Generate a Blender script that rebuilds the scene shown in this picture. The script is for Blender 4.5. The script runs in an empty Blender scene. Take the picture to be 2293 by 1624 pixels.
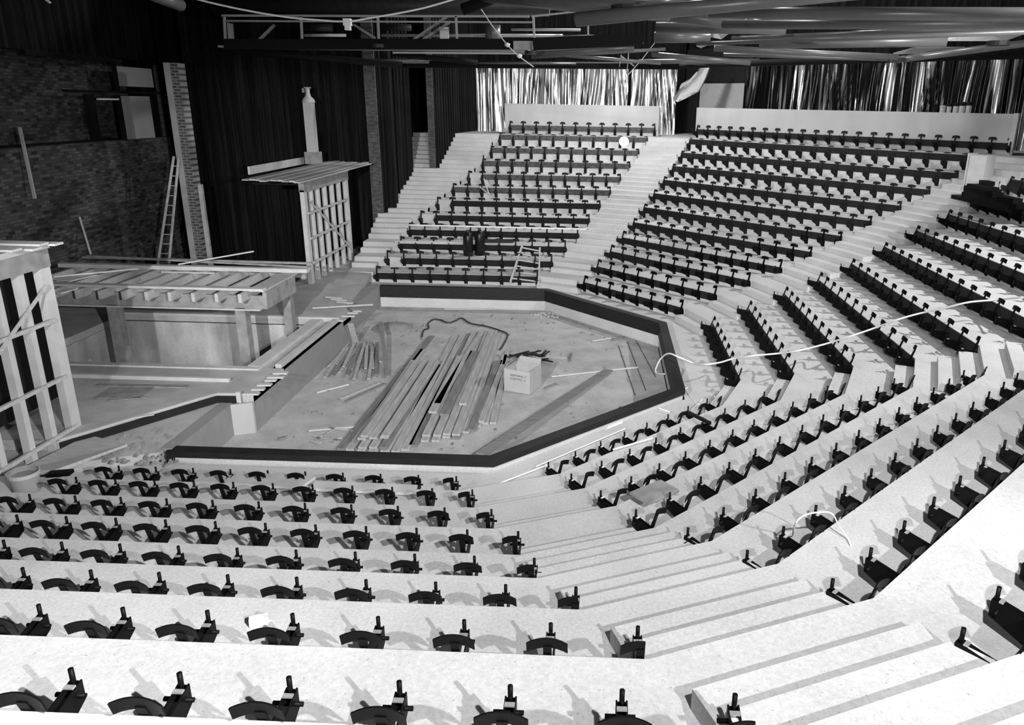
import bpy, bmesh, math, random
from mathutils import Vector, Matrix
random.seed(7)
sc = bpy.context.scene
col = sc.collection
PI = math.pi
R2 = math.sqrt(2)
W_IMG, H_IMG = 2293, 1624

# ------------------------------------------------------------------ camera
F_PX, PX, PY = 1658.2143, 1300.931, 753.2781
CAM = Vector((2.3955, -15.3948, 4.9988))
_pi, _ya, _ro = [math.radians(a) for a in (17.3893, -1.5184, 1.074)]
FW = Vector((math.sin(_ya)*math.cos(_pi), math.cos(_ya)*math.cos(_pi), -math.sin(_pi)))
_rt = Vector((math.cos(_ya), -math.sin(_ya), 0)); _up = _rt.cross(FW)
RT = _rt*math.cos(_ro) + _up*math.sin(_ro)
UP = -_rt*math.sin(_ro) + _up*math.cos(_ro)
cd = bpy.data.cameras.new('camera'); cam = bpy.data.objects.new('camera', cd); col.objects.link(cam)
cd.sensor_width = 36; cd.lens = F_PX/W_IMG*36
cd.shift_x = -(PX-W_IMG/2)/W_IMG; cd.shift_y = (PY-H_IMG/2)/W_IMG
cd.clip_start = .05; cd.clip_end = 200
M = Matrix((( RT.x, UP.x, -FW.x, CAM.x), (RT.y, UP.y, -FW.y, CAM.y), (RT.z, UP.z, -FW.z, CAM.z), (0,0,0,1)))
cam.matrix_world = M
sc.camera = cam
def ray(x, y): return FW + RT*((x-PX)/F_PX) - UP*((y-PY)/F_PX)
def atz(x, y, z): d = ray(x, y); return CAM + d*((z-CAM.z)/d.z)
def aty(x, y, Y): d = ray(x, y); return CAM + d*((Y-CAM.y)/d.y)
def atx(x, y, X): d = ray(x, y); return CAM + d*((X-CAM.x)/d.x)
def atplane(x, y, q, n):
    d = ray(x, y); n = Vector(n); return CAM + d*(((Vector(q)-CAM).dot(n))/d.dot(n))
def pix(P):
    d = Vector(P)-CAM; z = d.dot(FW)
    if z < .05: return None
    return (PX+F_PX*d.dot(RT)/z, PY-F_PX*d.dot(UP)/z, z)
def inview(P, m=60):
    q = pix(P); return q is not None and -m < q[0] < W_IMG+m and -m < q[1] < H_IMG+m

# ------------------------------------------------------------------ materials
MATS = {}
def mat(name, c, rough=.8, noise=0, scale=8, metal=0, speck=0, stretch=(1,1,1), bump=0, bscale=40, spec=.3, detail=4):
    m = bpy.data.materials.new(name); m.use_nodes = True; nt = m.node_tree; b = nt.nodes['Principled BSDF']
    b.inputs['Roughness'].default_value = rough; b.inputs['Metallic'].default_value = metal
    b.inputs['Specular IOR Level'].default_value = spec
    b.inputs['Base Color'].default_value = (c, c, c, 1)
    tc = nt.nodes.new('ShaderNodeTexCoord'); mp = nt.nodes.new('ShaderNodeMapping')
    mp.inputs['Scale'].default_value = stretch
    nt.links.new(tc.outputs['Object'], mp.inputs['Vector'])
    out = None
    if noise:
        n = nt.nodes.new('ShaderNodeTexNoise'); n.inputs['Scale'].default_value = scale; n.inputs['Detail'].default_value = detail
        nt.links.new(mp.outputs[0], n.inputs['Vector'])
        r = nt.nodes.new('ShaderNodeMapRange'); r.inputs['From Min'].default_value = .3; r.inputs['From Max'].default_value = .7
        r.inputs['To Min'].default_value = c*(1-noise); r.inputs['To Max'].default_value = min(1, c*(1+noise))
        nt.links.new(n.outputs['Fac'], r.inputs['Value']); out = r.outputs['Result']
    if speck:
        g = nt.nodes.new('ShaderNodeTexNoise'); g.inputs['Scale'].default_value = 38; g.inputs['Detail'].default_value = 5; g.inputs['Roughness'].default_value = .8
        nt.links.new(mp.outputs[0], g.inputs['Vector'])
        gr = nt.nodes.new('ShaderNodeMapRange'); gr.inputs['From Min'].default_value = .35; gr.inputs['From Max'].default_value = .65; gr.inputs['To Min'].default_value = .84; gr.inputs['To Max'].default_value = 1.14
        nt.links.new(g.outputs['Fac'], gr.inputs['Value']); gm = nt.nodes.new('ShaderNodeMath'); gm.operation = 'MULTIPLY'
        nt.links.new(out, gm.inputs[0]); nt.links.new(gr.outputs['Result'], gm.inputs[1]); out = gm.outputs[0]
        v = nt.nodes.new('ShaderNodeTexNoise'); v.inputs['Scale'].default_value = 55; v.inputs['Detail'].default_value = 1
        nt.links.new(mp.outputs[0], v.inputs['Vector'])
        r2 = nt.nodes.new('ShaderNodeMapRange'); r2.inputs['From Min'].default_value = .70; r2.inputs['From Max'].default_value = .76
        r2.inputs['To Min'].default_value = 1; r2.inputs['To Max'].default_value = 1-speck
        nt.links.new(v.outputs['Fac'], r2.inputs['Value'])
        mu = nt.nodes.new('ShaderNodeMath'); mu.operation = 'MULTIPLY'
        nt.links.new(out, mu.inputs[0]); nt.links.new(r2.outputs['Result'], mu.inputs[1]); out = mu.outputs[0]
    if out:
        cc = nt.nodes.new('ShaderNodeCombineColor')
        for k in range(3): nt.links.new(out, cc.inputs[k])
        nt.links.new(cc.outputs[0], b.inputs['Base Color'])
    if bump:
        bn = nt.nodes.new('ShaderNodeTexNoise'); bn.inputs['Scale'].default_value = bscale
        nt.links.new(mp.outputs[0], bn.inputs['Vector'])
        bp = nt.nodes.new('ShaderNodeBump'); bp.inputs['Strength'].default_value = bump; bp.inputs['Distance'].default_value = .02
        nt.links.new(bn.outputs['Fac'], bp.inputs['Height']); nt.links.new(bp.outputs[0], b.inputs['Normal'])
    MATS[name] = m; return m
mat('concrete', .5, .9, .07, 1.6, speck=.35, bump=.04, bscale=18, spec=.2)
mat('stage_concrete', .40, .9, .16, 2.2, speck=.45, bump=.2, bscale=12, spec=.2)
mat('wall_concrete', .46, .9, .2, 1.1, speck=.3, stretch=(1,1,.35))
mat('pit_concrete', .42, .9, .45, 1.3, speck=.3, stretch=(1.3,1.3,.45), detail=6)
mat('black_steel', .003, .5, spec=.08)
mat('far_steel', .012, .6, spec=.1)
mat('bright_steel', .5, .35, metal=.6)
mat('dark_timber', .011, .6, .35, 5, stretch=(1,1,6))
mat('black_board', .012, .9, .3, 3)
mat('grey_board', .075, .9, .5, 6, stretch=(1,1,3))
mat('timber', .42, .8, .16, 4, stretch=(1,6,6), bump=.1)
mat('light_timber', .47, .8, .1, 4, stretch=(1,1,1), bump=.1)
mat('grey_timber', .24, .85, .25, 5)
mat('plank', .36, .85, .2, 3, stretch=(.7,10,10), bump=.1)
mat('plank_dark', .19, .85, .25, 3, stretch=(.7,10,10), bump=.1)
mat('panel', .4, .8, .09, 1.5, stretch=(1,1,.25))
mat('white', .8, .6)
mat('card', .36, .9, .06, 6)
mat('ink', .05, .9)
mat('black', .004, .9)
mat('plaster', .24, .9, .06, 5)
mat('rope', .7, .8)
mat('black_rubber', .008, .35, spec=.35)
mat('tube_grey', .13, .33, .1, 3, spec=.6)
mat('dark_metal', .03, .5, .2, 6)
mat('cloth', .4, .8, .15, 14)

def corrugated():
    m = bpy.data.materials.new('corrugated'); m.use_nodes = True; nt = m.node_tree; b = nt.nodes['Principled BSDF']
    b.inputs['Roughness'].default_value = .8; b.inputs['Specular IOR Level'].default_value = .1
    tc = nt.nodes.new('ShaderNodeTexCoord'); mp = nt.nodes.new('ShaderNodeMapping'); mp.inputs['Scale'].default_value = (5, 5, .12)
    n = nt.nodes.new('ShaderNodeTexNoise'); n.inputs['Scale'].default_value = 1.0; n.inputs['Detail'].default_value = 6; n.inputs['Roughness'].default_value = .7
    r = nt.nodes.new('ShaderNodeMapRange'); r.inputs['From Min'].default_value = .45; r.inputs['From Max'].default_value = .8
    r.inputs['To Min'].default_value = .004; r.inputs['To Max'].default_value = .028
    cc = nt.nodes.new('ShaderNodeCombineColor')
    nt.links.new(tc.outputs['Object'], mp.inputs[0]); nt.links.new(mp.outputs[0], n.inputs['Vector']); nt.links.new(n.outputs['Fac'], r.inputs['Value'])
    for k in range(3): nt.links.new(r.outputs[0], cc.inputs[k])
    nt.links.new(cc.outputs[0], b.inputs['Base Color']); MATS['corrugated'] = m
corrugated()
def brick(name, c1, c2, cm, rot):
    m = bpy.data.materials.new(name); m.use_nodes = True; nt = m.node_tree; b = nt.nodes['Principled BSDF']
    b.inputs['Roughness'].default_value = .9; b.inputs['Specular IOR Level'].default_value = .1
    tc = nt.nodes.new('ShaderNodeTexCoord'); sx = nt.nodes.new('ShaderNodeSeparateXYZ'); mp = nt.nodes.new('ShaderNodeCombineXYZ')
    bt = nt.nodes.new('ShaderNodeTexBrick'); bt.inputs['Scale'].default_value = 1
    bt.inputs['Brick Width'].default_value = .225; bt.inputs['Row Height'].default_value = .09; bt.inputs['Mortar Size'].default_value = .012
    bt.inputs['Color1'].default_value = (c1, c1, c1, 1); bt.inputs['Color2'].default_value = (c2, c2, c2, 1); bt.inputs['Mortar'].default_value = (cm, cm, cm, 1)
    nt.links.new(tc.outputs['Object'], sx.inputs[0]); nt.links.new(sx.outputs[rot], mp.inputs[0]); nt.links.new(sx.outputs[2], mp.inputs[1]); nt.links.new(mp.outputs[0], bt.inputs['Vector']); nt.links.new(bt.outputs['Color'], b.inputs['Base Color'])
    MATS[name] = m
brick('brick_wall', .03, .13, .06, 1)
brick('brick_column', .07, .13, .3, 0)
def foil(name, lo, hi, fmin, fmax, sc_=(9, 9, .5)):  # streaks in the base colour put bright and dark folds into the sheet
    m = bpy.data.materials.new(name); m.use_nodes = True; nt = m.node_tree; b = nt.nodes['Principled BSDF']
    b.inputs['Roughness'].default_value = .22; b.inputs['Metallic'].default_value = .75
    tc = nt.nodes.new('ShaderNodeTexCoord'); mp = nt.nodes.new('ShaderNodeMapping'); mp.inputs['Scale'].default_value = sc_
    n = nt.nodes.new('ShaderNodeTexNoise'); n.inputs['Scale'].default_value = 1; n.inputs['Detail'].default_value = 5; n.inputs['Distortion'].default_value = .8
    r = nt.nodes.new('ShaderNodeMapRange'); r.inputs['From Min'].default_value = fmin; r.inputs['From Max'].default_value = fmax
    r.inputs['To Min'].default_value = lo; r.inputs['To Max'].default_value = hi
    cc = nt.nodes.new('ShaderNodeCombineColor')
    nt.links.new(tc.outputs['Object'], mp.inputs[0]); nt.links.new(mp.outputs[0], n.inputs['Vector']); nt.links.new(n.outputs['Fac'], r.inputs['Value'])
    for k in range(3): nt.links.new(r.outputs[0], cc.inputs[k])
    nt.links.new(cc.outputs[0], b.inputs['Base Color']); MATS[name] = m
foil('foil', .06, .95, .40, .58, (8, 8, .7))

# ------------------------------------------------------------------ mesh helpers
class MB:
    def __init__(s): s.v = []; s.f = []
    def add(s, vs, fs):
        o = len(s.v); s.v += [tuple(v) for v in vs]; s.f += [tuple(i+o for i in f) for f in fs]; return s
    def hexa(s, b, t):
        n = len(b)
        return s.add(list(b)+list(t), [tuple(range(n))[::-1], tuple(range(n, 2*n))]+[(i, (i+1) % n, n+(i+1) % n, n+i) for i in range(n)])
    def box(s, a, b):
        x0, y0, z0 = a; x1, y1, z1 = b
        if x0 > x1: x0, x1 = x1, x0
        if y0 > y1: y0, y1 = y1, y0
        if z0 > z1: z0, z1 = z1, z0
        return s.hexa([(x0,y0,z0),(x1,y0,z0),(x1,y1,z0),(x0,y1,z0)], [(x0,y0,z1),(x1,y0,z1),(x1,y1,z1),(x0,y1,z1)])
    def bar(s, p, q, w, h, up=(0,0,1)):
        p = Vector(p); q = Vector(q); d = (q-p).normalized(); u = Vector(up)
        if abs(d.dot(u)) > .98: u = Vector((1,0,0))
        sd = d.cross(u).normalized(); u2 = sd.cross(d).normalized()
        c = [sd*(w/2)*i+u2*(h/2)*j for i, j in ((-1,-1),(1,-1),(1,1),(-1,1))]
        return s.hexa([p+k for k in c], [q+k for k in c])
    def tube(s, p, q, r, n=10, r2=None):
        p = Vector(p); q = Vector(q); d = (q-p).normalized(); u = Vector((0,0,1)) if abs(d.z) < .9 else Vector((1,0,0))
        a = d.cross(u).normalized(); b = d.cross(a); r2 = r if r2 is None else r2
        ring = lambda c, R: [c+a*math.cos(2*PI*i/n)*R+b*math.sin(2*PI*i/n)*R for i in range(n)]
        return s.hexa(ring(p, r), ring(q, r2))
    def path(s, pts, r, n=7):
        pts = [Vector(p) for p in pts]; rings = []
        for i, c in enumerate(pts):
            d = (pts[min(i+1, len(pts)-1)]-pts[max(i-1, 0)]).normalized(); u = Vector((0,0,1)) if abs(d.z) < .95 else Vector((1,0,0))
            a = d.cross(u).normalized(); b = d.cross(a)
            rings.append([c+a*math.cos(2*PI*k/n)*r+b*math.sin(2*PI*k/n)*r for k in range(n)])
        vs = [v for rg in rings for v in rg]; fs = []
        for i in range(len(pts)-1):
            for k in range(n): fs.append((i*n+k, i*n+(k+1) % n, (i+1)*n+(k+1) % n, (i+1)*n+k))
        fs += [tuple(range(n))[::-1], tuple((len(pts)-1)*n+k for k in range(n))]
        return s.add(vs, fs)
    def prism(s, poly, z0, z1):
        return s.hexa([(x, y, z0) for x, y in poly], [(x, y, z1) for x, y in poly])
    def lathe(s, prof, c=(0,0,0), n=20):
        vs = []; fs = []
        for r, z in prof:
            vs += [(c[0]+r*math.cos(2*PI*i/n), c[1]+r*math.sin(2*PI*i/n), c[2]+z) for i in range(n)]
        for j in range(len(prof)-1):
            for i in range(n): fs.append((j*n+i, j*n+(i+1) % n, (j+1)*n+(i+1) % n, (j+1)*n+i))
        return s.add(vs, fs)
    def mesh(s, name, m, smooth=False):
        me = bpy.data.meshes.new(name); me.from_pydata(s.v, [], s.f); me.materials.append(MATS[m])
        bm = bmesh.new(); bm.from_mesh(me); bmesh.ops.recalc_face_normals(bm, faces=bm.faces); bm.to_mesh(me); bm.free()
        if smooth: me.polygons.foreach_set('use_smooth', [True]*len(me.polygons))
        me.update(); return me
def link(name, me, parent=None, loc=None, rz=None):
    o = bpy.data.objects.new(name, me); col.objects.link(o)
    if parent: o.parent = parent
    if loc is not None: o.location = loc
    if rz is not None: o.rotation_euler = (0, 0, rz)
    return o
def tag(o, label, cat, group=None, kind=None):
    o['label'] = label; o['category'] = cat
    if group: o['group'] = group
    if kind: o['kind'] = kind
    return o
def centre(mb):                                             # move the mesh to a local origin at its base centre
    xs = [v[0] for v in mb.v]; ys = [v[1] for v in mb.v]; zs = [v[2] for v in mb.v]
    c = Vector(((min(xs)+max(xs))/2, (min(ys)+max(ys))/2, min(zs))); mb.v = [(v[0]-c.x, v[1]-c.y, v[2]-c.z) for v in mb.v]; return c
def one(name, mb, m, label, cat, group=None, smooth=False):
    c = centre(mb); return tag(link(name, mb.mesh(name, m, smooth), None, c), label, cat, group)
def struct(name, mb, m, label=None):
    o = link(name, mb.mesh(name, m)); o['kind'] = 'structure'
    if label: o['label'] = label
    return o
def thing(name, label, cat, loc=(0,0,0), rz=0, group=None):
    o = bpy.data.objects.new(name, None); o.empty_display_size = .1; col.objects.link(o); o.location = loc; o.rotation_euler = (0,0,rz)
    return tag(o, label, cat, group)
def part(name, mb, m, parent, label=None, world=True, smooth=False):
    if world:                                               # geometry was written in world space: bring it into the parent's space
        inv = Matrix.Rotation(-parent.rotation_euler.z, 4, 'Z') @ Matrix.Translation(-Vector(parent.location)) if parent.parent is None else None
        if inv is None:
            g = parent.parent; inv = Matrix.Rotation(-g.rotation_euler.z, 4, 'Z') @ Matrix.Translation(-Vector(g.location))
        mb.v = [tuple(inv @ Vector(v)) for v in mb.v]
    o = link(name, mb.mesh(name, m, smooth), parent)
    if label: o['label'] = label
    return o
ORD = ['first','second','third','fourth','fifth','sixth','seventh','eighth','ninth','tenth','eleventh','twelfth','thirteenth','fourteenth','fifteenth','sixteenth','seventeenth','eighteenth','nineteenth','twentieth','twenty-first','twenty-second','twenty-third','twenty-fourth','twenty-fifth','twenty-sixth','twenty-seventh','twenty-eighth','twenty-ninth','thirtieth']

# ------------------------------------------------------------------ the octagonal seating
A1, A2, A3, DD = 6.5425, 5.5536, 5.1319, .9051
_dd = {2:.0053,3:.0341,4:.0403,5:.0097,6:-.0022,7:-.0078,8:.0063,9:.0114,10:.0085,11:.0089,12:-.0432}
_off = {5:0, 1:0, 4:A2-A1, 2:A2-A1, 3:A3-A1}
ZK = [-.3123, 0, .2883, .5916, .8872, 1.2615, 1.6588, 2.0399, 2.435, 2.8648, 3.3124, 3.7839, 4.143]
_g = {2:-.0242,3:-.0385,4:-.0655,5:.0333,6:-.0028,7:-.0269,8:-.0613}
def dist(k, b=5): return A1+(k-1)*DD+_dd.get(k, 0)+_off[b]
_ang = {5:-90, 4:-45, 3:0, 2:45, 1:90}
def nrm(b): a = math.radians(_ang[b]); return Vector((math.cos(a), math.sin(a), 0))
def tan_(b): n = nrm(b); return Vector((-n.y, n.x, 0))
def vtx(b, side, k):
    nb = b-side; d0 = dist(k, b); d1 = dist(k, nb); return side*(d1-d0/R2)*R2
def gk(k): return _g.get(min(k, 8), 0)
def nose_end(b, side, k):                                  # u of the tread edge where it meets the aisle
    e = .7472+.0171*k
    if b == 5: e += gk(k)
    if b == 4: e += .0371+gk(k) if side == -1 else .02
    return vtx(b, side, k)-side*e
def seat_end(b, side, k):
    e = .8419+.0117*k
    if b == 5: e += gk(k)
    if b == 4 and side == -1: e += gk(k)-.018
    return vtx(b, side, k)-side*e
def P(b, k, u, off=0, h=0):                                # point: bank, tier, along, forward offset, height over tread k-1
    q = nrm(b)*(dist(k, b)-off)+tan_(b)*u; return Vector((q.x, q.y, ZK[k-1]+h))
XL5, XL1 = -7.2, -5.42
def poly_at(k, inset=0):
    L = []
    L.append((XL5, -(dist(k)-inset)))
    for b in (5, 4, 3, 2, 1):
        for side in (-1, 1):
            if (b == 5 and side == -1) or (b == 1 and side == 1): continue
            q = nrm(b)*(dist(k, b)-inset)+tan_(b)*nose_end(b, side, k); L.append((q.x, q.y))
    L.append((XL1, dist(k)-inset)); return L
def tier_h(x, y):
    s = max((Vector((x, y, 0)).dot(nrm(b))-_off[b]) for b in (5, 4, 3, 2, 1)); z = ZK[0]
    for k in range(1, 12):
        if s >= dist(k): z = ZK[k]
    return z
def on_tier(px, py, h=0, t0=2):                            # where a photo ray meets the terraces (h above them)
    d = ray(px, py); t = t0
    while t < 45:
        q = CAM+d*t
        if q.z-h <= tier_h(q.x, q.y): return q
        t += .01
    return q

mb = MB()
for k in range(1, 12):
    lo = poly_at(k); hi = poly_at(k+1) if k < 11 else None
    n = len(lo)
    zb, zt = ZK[k-1], ZK[k]
    v = [(x, y, zb) for x, y in lo]+[(x, y, zt) for x, y in lo]
    mb.add(v, [(i, i+1, n+i+1, n+i) for i in range(n-1)])
    if hi is None:
        ex = []
        for (x, y) in lo:
            d = Vector((x, y)); ex.append(d*1.0+Vector((x, y)).normalized()*9)
        ex[0] = Vector((XL5, -25)); ex[-1] = Vector((XL1, 25))
        hi = [(q.x, q.y) for q in ex]
    v = [(x, y, zt) for x, y in lo]+[(x, y, zt) for x, y in hi]
    mb.add(v, [(i, i+1, n+i+1, n+i) for i in range(n-1)])
struct('floor', mb, 'concrete', 'stepped pale concrete seating terraces around the stage')

# aisle steps: one block in front of the four low risers, two in front of the high ones
def aisle_quad(b, k, inset):
    a = nrm(b)*(dist(k, b)-inset)+tan_(b)*(nose_end(b, 1, k)); c = nrm(b-1)*(dist(k, b-1)-inset)+tan_(b-1)*(nose_end(b-1, -1, k)); return a, c
mb = MB()
for b in (5, 4, 3, 2):
    for k in range(1, 12):
        ns = 2 if k <= 4 else 3
        a, c = aisle_quad(b, k, 0); rad = ((a+c)/2); m_ = (nrm(b)+nrm(b-1)).normalized()
        for j in range(1, ns):
            G = .30*(ns-j); z1 = ZK[k-1]+(ZK[k]-ZK[k-1])*j/ns
            z0 = ZK[k-1]-.02
            a1 = a+(c-a).normalized()*.03; c1 = c-(c-a).normalized()*.03
            mb.prism([(p.x, p.y) for p in (a1, c1, c1-m_*G, a1-m_*G)], z0, z1)
struct('floor', mb, 'concrete', 'small concrete steps in the gangways between the seating blocks')

# walkway, stage floor, low wall and timber rail
def ring(off):                                             # octagon line at a given distance inside row one
    L = []
    for b, side in ((5, 1), (4, 1), (3, 1), (2, 1)):
        d0 = dist(1, b)-off; d1 = dist(1, b-1)-off
        u = (d1-d0/R2)*R2; q = nrm(b)*d0+tan_(b)*u; L.append((q.x, q.y))
    return L
RO, RI = ring(1.09), ring(1.29)
yo, yi = dist(1)-1.09, dist(1)-1.29
STG = -.72
mb = MB()
p1 = poly_at(1)
out = [(XL5, -dist(1))]+p1[1:-1]+[(XL1, dist(1))]
inn = [(XL5, -yo+.05)]+[RO[0]]*2+[RO[1]]*2+[RO[2]]*2+[RO[3]]*2+[(XL1, yo-.05)]
inn[1] = RO[0]
n = len(out)
mb.add([(x, y, ZK[0]) for x, y in out]+[(x, y, ZK[0]) for x, y in inn], [(i, i+1, n+i+1, n+i) for i in range(n-1)])
struct('floor', mb, 'concrete', 'concrete walkway between the front seats and the stage rail')
mb = MB(); mb.prism([(-4.06, -yi)]+RI+[(-4.06, yi)], STG-.3, STG)
struct('floor', mb, 'stage_concrete', 'dusty sunken concrete stage floor')
XR = -4.0
mb = MB(); a = ring(1.13); c = ring(1.26)
lo = [(XR, -(dist(1)-1.13))]+a+[(XR, dist(1)-1.13)]; li = [(XR, -(dist(1)-1.26))]+c+[(XR, dist(1)-1.26)]
for i in range(5):
    q = [lo[i], lo[i+1], li[i+1], li[i]]; mb.prism(q, STG-.05, -.16)
struct('trim_1', mb, 'concrete', 'low concrete wall under the dark rail')
rail = thing('stage_rail', 'dark timber rail capping the low wall around the sunken stage', 'rail', (0, 0, -.4))
lo = [(XR-.05, -yo)]+RO+[(XR-.05, yo)]; li = [(XR-.05, -yi)]+RI+[(XR-.05, yi)]; c2 = ring(1.25); lc = [(XR-.05, -(dist(1)-1.25))]+c2+[(XR-.05, dist(1)-1.25)]
for i in range(5):
    part('cap_board', MB().prism([lo[i], lo[i+1], li[i+1], li[i]], -.16, -.11), 'dark_timber', rail)
    part('fascia_board', MB().prism([li[i], li[i+1], lc[i+1], lc[i]], -.44, -.16), 'dark_timber', rail)
    ou = ring(1.12); lu = [(XR-.05, -(dist(1)-1.12))]+ou+[(XR-.05, dist(1)-1.12)]
    part('edge_board', MB().prism([lo[i], lo[i+1], lu[i+1], lu[i]], -.21, -.16), 'dark_timber', rail)
part('end_board', MB().box((XR-.1, -yo-.02, -.42), (XR-.05, -yo+.06, -.11)), 'dark_timber', rail)

# ------------------------------------------------------------------ seat brackets
def side_plate(x, t=.004, full=True):
    prof = [(-.30, .295), (-.30, .185), (-.005, .05), (-.005, .2), (-.05, .25)]
    return [(x-t, y, z) for y, z in prof], [(x+t, y, z) for y, z in prof]
def bracket_meshes(half=0, m='black_steel'):
    ms = {}
    b = MB()
    for sx in (-.024, .024): b.hexa(*side_plate(sx))
    b.box((-.024, -.302, .20), (.024, -.296, .285))
    b.box((-.055, -.012, .02), (.055, -.001, .25))
    ms['side_arm'] = b.mesh('side_arm', m)
    ms['crossbar'] = MB().box((-.024, -.262, .288), (.024, -.238, .296)).mesh('crossbar', 'bright_steel' if m == 'black_steel' else m)
    ms['locating_stub'] = MB().tube((0, -.28, .26), (0, -.28, .372), .0125, 12).mesh('locating_stub', m, True)
    p = MB().tube((-.065, -.257, .24), (.078, -.257, .24), .012, 12); ms['pivot_pin'] = p.mesh('pivot_pin', m, True)
    ms['stem'] = MB().hexa([(-.024, -.085, .21), (.024, -.085, .21), (.024, -.06, .21), (-.024, -.06, .21)],
                           [(-.024, .0, .45), (.024, .0, .45), (.024, .012, .45), (-.024, .012, .45)]).mesh('stem', m)
    b = MB(); N = 8; x0 = -.115 if half <= 0 else -.024; x1 = .115 if half >= 0 else .024
    bot = []; top = []
    for s_, off in ((0, 0), (1, .010)):
        for i in range(N+1):
            x = x0+(x1-x0)*i/N; y = -.008+.018*(x/.115)**2+off
            bot.append((x, y, .435-.02*(x/.115)**2)); top.append((x, y+.02, .512-.022*(x/.115)**2))
    n = N+1
    v = bot[:n]+top[:n]+bot[n:]+top[n:]; fs = []
    for i in range(N):
        fs += [(i, i+1, n+i+1, n+i), (2*n+i, 3*n+i, 3*n+i+1, 2*n+i+1), (n+i, n+i+1, 3*n+i+1, 3*n+i), (i, 2*n+i, 2*n+i+1, i+1)]
    fs += [(0, n, 3*n, 2*n), (N, 2*n+N, 3*n+N, n+N)]
    b.add(v, fs); ms['back_plate'] = b.mesh('back_plate', m)
    return ms
SETS = {h: bracket_meshes(h) for h in (-1, 0, 1)}
def joined(h):
    me = bpy.data.meshes.new('seat_bracket'); bm = bmesh.new()
    for m_ in SETS[h].values(): bm.from_mesh(m_)
    bm.to_mesh(me); bm.free(); me.materials.append(MATS['black_steel']); return me
JOIN = {h: joined(h) for h in (-1, 0, 1)}
SIMPLE = {}
slots = []                                                 # (distance, bank, row, index from aisle, pos, rz, half)
ROWPX5 = {1:(1021,1068.4,263,1043,9), 2:(1057,1102,167.9,1073,10), 3:(1099.8,1145.4,63.4,1112,10), 4:(1159.8,1193,144,1155.6,9),
          5:(1196,1255.7,134.5,1219,8), 6:(1289.6,1318.6,46,1275,8), 7:(1429,1407,81.5,1360.4,7), 8:(1647.7,1562.4,153,1507,6)}
BANKNAME = {5:'near left block', 4:'near right block', 3:'right block', 2:'long far block', 1:'far left block'}
ROWS = {}
def add_row(b, k, us, ends):
    ROWS[(b, k)] = us
    for i, u in enumerate(us):
        pos = P(b, k, u)
        if not inview(pos+Vector((0, 0, .3)), 130): continue
        half = 0
        rz = math.radians(_ang[b]-90)
        if i == 0 and ends[0]: half = ends[0]
        if i == len(us)-1 and ends[1]: half = ends[1]
        slots.append(((pos-CAM).length, b, k, i, len(us), pos, rz, half))
for k in range(1, 9):
    x0, y0, x1, y1, m = ROWPX5[k]; Y = -(dist(k)-.263)
    u0 = aty(x0, y0, Y).x; u1 = aty(x1, y1, Y).x; s_ = (u0-u1)/m
    cnt = m+1+(3 if k > 3 else 0)
    add_row(5, k, [u0-s_*i for i in range(cnt)], (1, 0))
for b, rows in ((4, range(1, 12)), (3, range(1, 12)), (2, range(1, 13))):
    for k in rows:
        ua, ub = seat_end(b, -1, k), seat_end(b, 1, k)
        sp = {(4,1):.5251,(4,2):.5472,(4,3):.53}.get((b, k), .537)
        n = round((ub-ua)/sp)+1
        us = [ub-(ub-ua)*i/(n-1) for i in range(n)] if b != 4 else [ua+(ub-ua)*i/(n-1) for i in range(n)]
        add_row(b, k, us, (1, -1) if b != 4 else (-1, 1))
L1 = {12:(1143,270,12),11:(1120,295,12),10:(1100.8,322,12),9:(1082,350,11),8:(1050.5,378,12),7:(1016,409,12),6:(981,440,12),5:(943.8,475,12),4:(918.6,503,12),3:(899,534,11),2:(869,566,11),1:(845,601,10)}
for k, (lx, ly, n) in L1.items():
    ur = seat_end(1, -1, k); ul = -aty(lx, ly, dist(k)+.065).x
    add_row(1, k, [ur+(ul-ur)*i/(n-1) for i in range(n)], (-1, 1))
mb = MB()
for k in range(1, 12):                                     # the stair along the side wall, left of the far block of seats
    ns = 2 if k <= 4 else 3; y = dist(k)
    xr = -max(ROWS[(1, k)])-.3
    for j in range(1, ns):
        mb.box((XL1, y-.30*(ns-j), ZK[k-1]-.02), (xr, y+.001, ZK[k-1]+(ZK[k]-ZK[k-1])*j/ns))
struct('floor', mb, 'concrete', 'narrow concrete stair between the far left block and the dark side wall')
slots.sort(key=lambda s: s[0])
PROTO = {}
def label_for(b, k, i, n):
    side = {5:'from its right aisle', 4:'from its left aisle', 3:'from its far aisle', 2:'from its left aisle', 1:'from its right aisle'}[b]
    row = 'front row' if k == 1 else ORD[k-1]+' row up'
    return 'black steel seat bracket, %s, %s, %s %s' % (BANKNAME[b], row, ORD[i], side)
rest = MB()
for idx, (dd_, b, k, i, n, pos, rz, half) in enumerate(slots):
    if idx < 300:
        g = 'bare seat brackets in the '+BANKNAME[b]
        if idx < 170:
            r = thing('seat_bracket', label_for(b, k, i, n), 'bracket', pos, rz, g)
            for nm, me in SETS[half].items():
                c = bpy.data.objects.new(nm, me); col.objects.link(c); c.parent = r
        else:
            r = link('seat_bracket', JOIN[half], None, pos, rz); tag(r, label_for(b, k, i, n), 'bracket', g)
    else:
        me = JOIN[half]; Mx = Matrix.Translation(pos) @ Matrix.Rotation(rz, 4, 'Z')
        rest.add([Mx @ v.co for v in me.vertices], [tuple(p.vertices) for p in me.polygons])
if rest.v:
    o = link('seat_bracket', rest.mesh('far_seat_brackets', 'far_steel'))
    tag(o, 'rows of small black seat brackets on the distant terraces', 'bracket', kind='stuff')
print('slots', len(slots))

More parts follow.
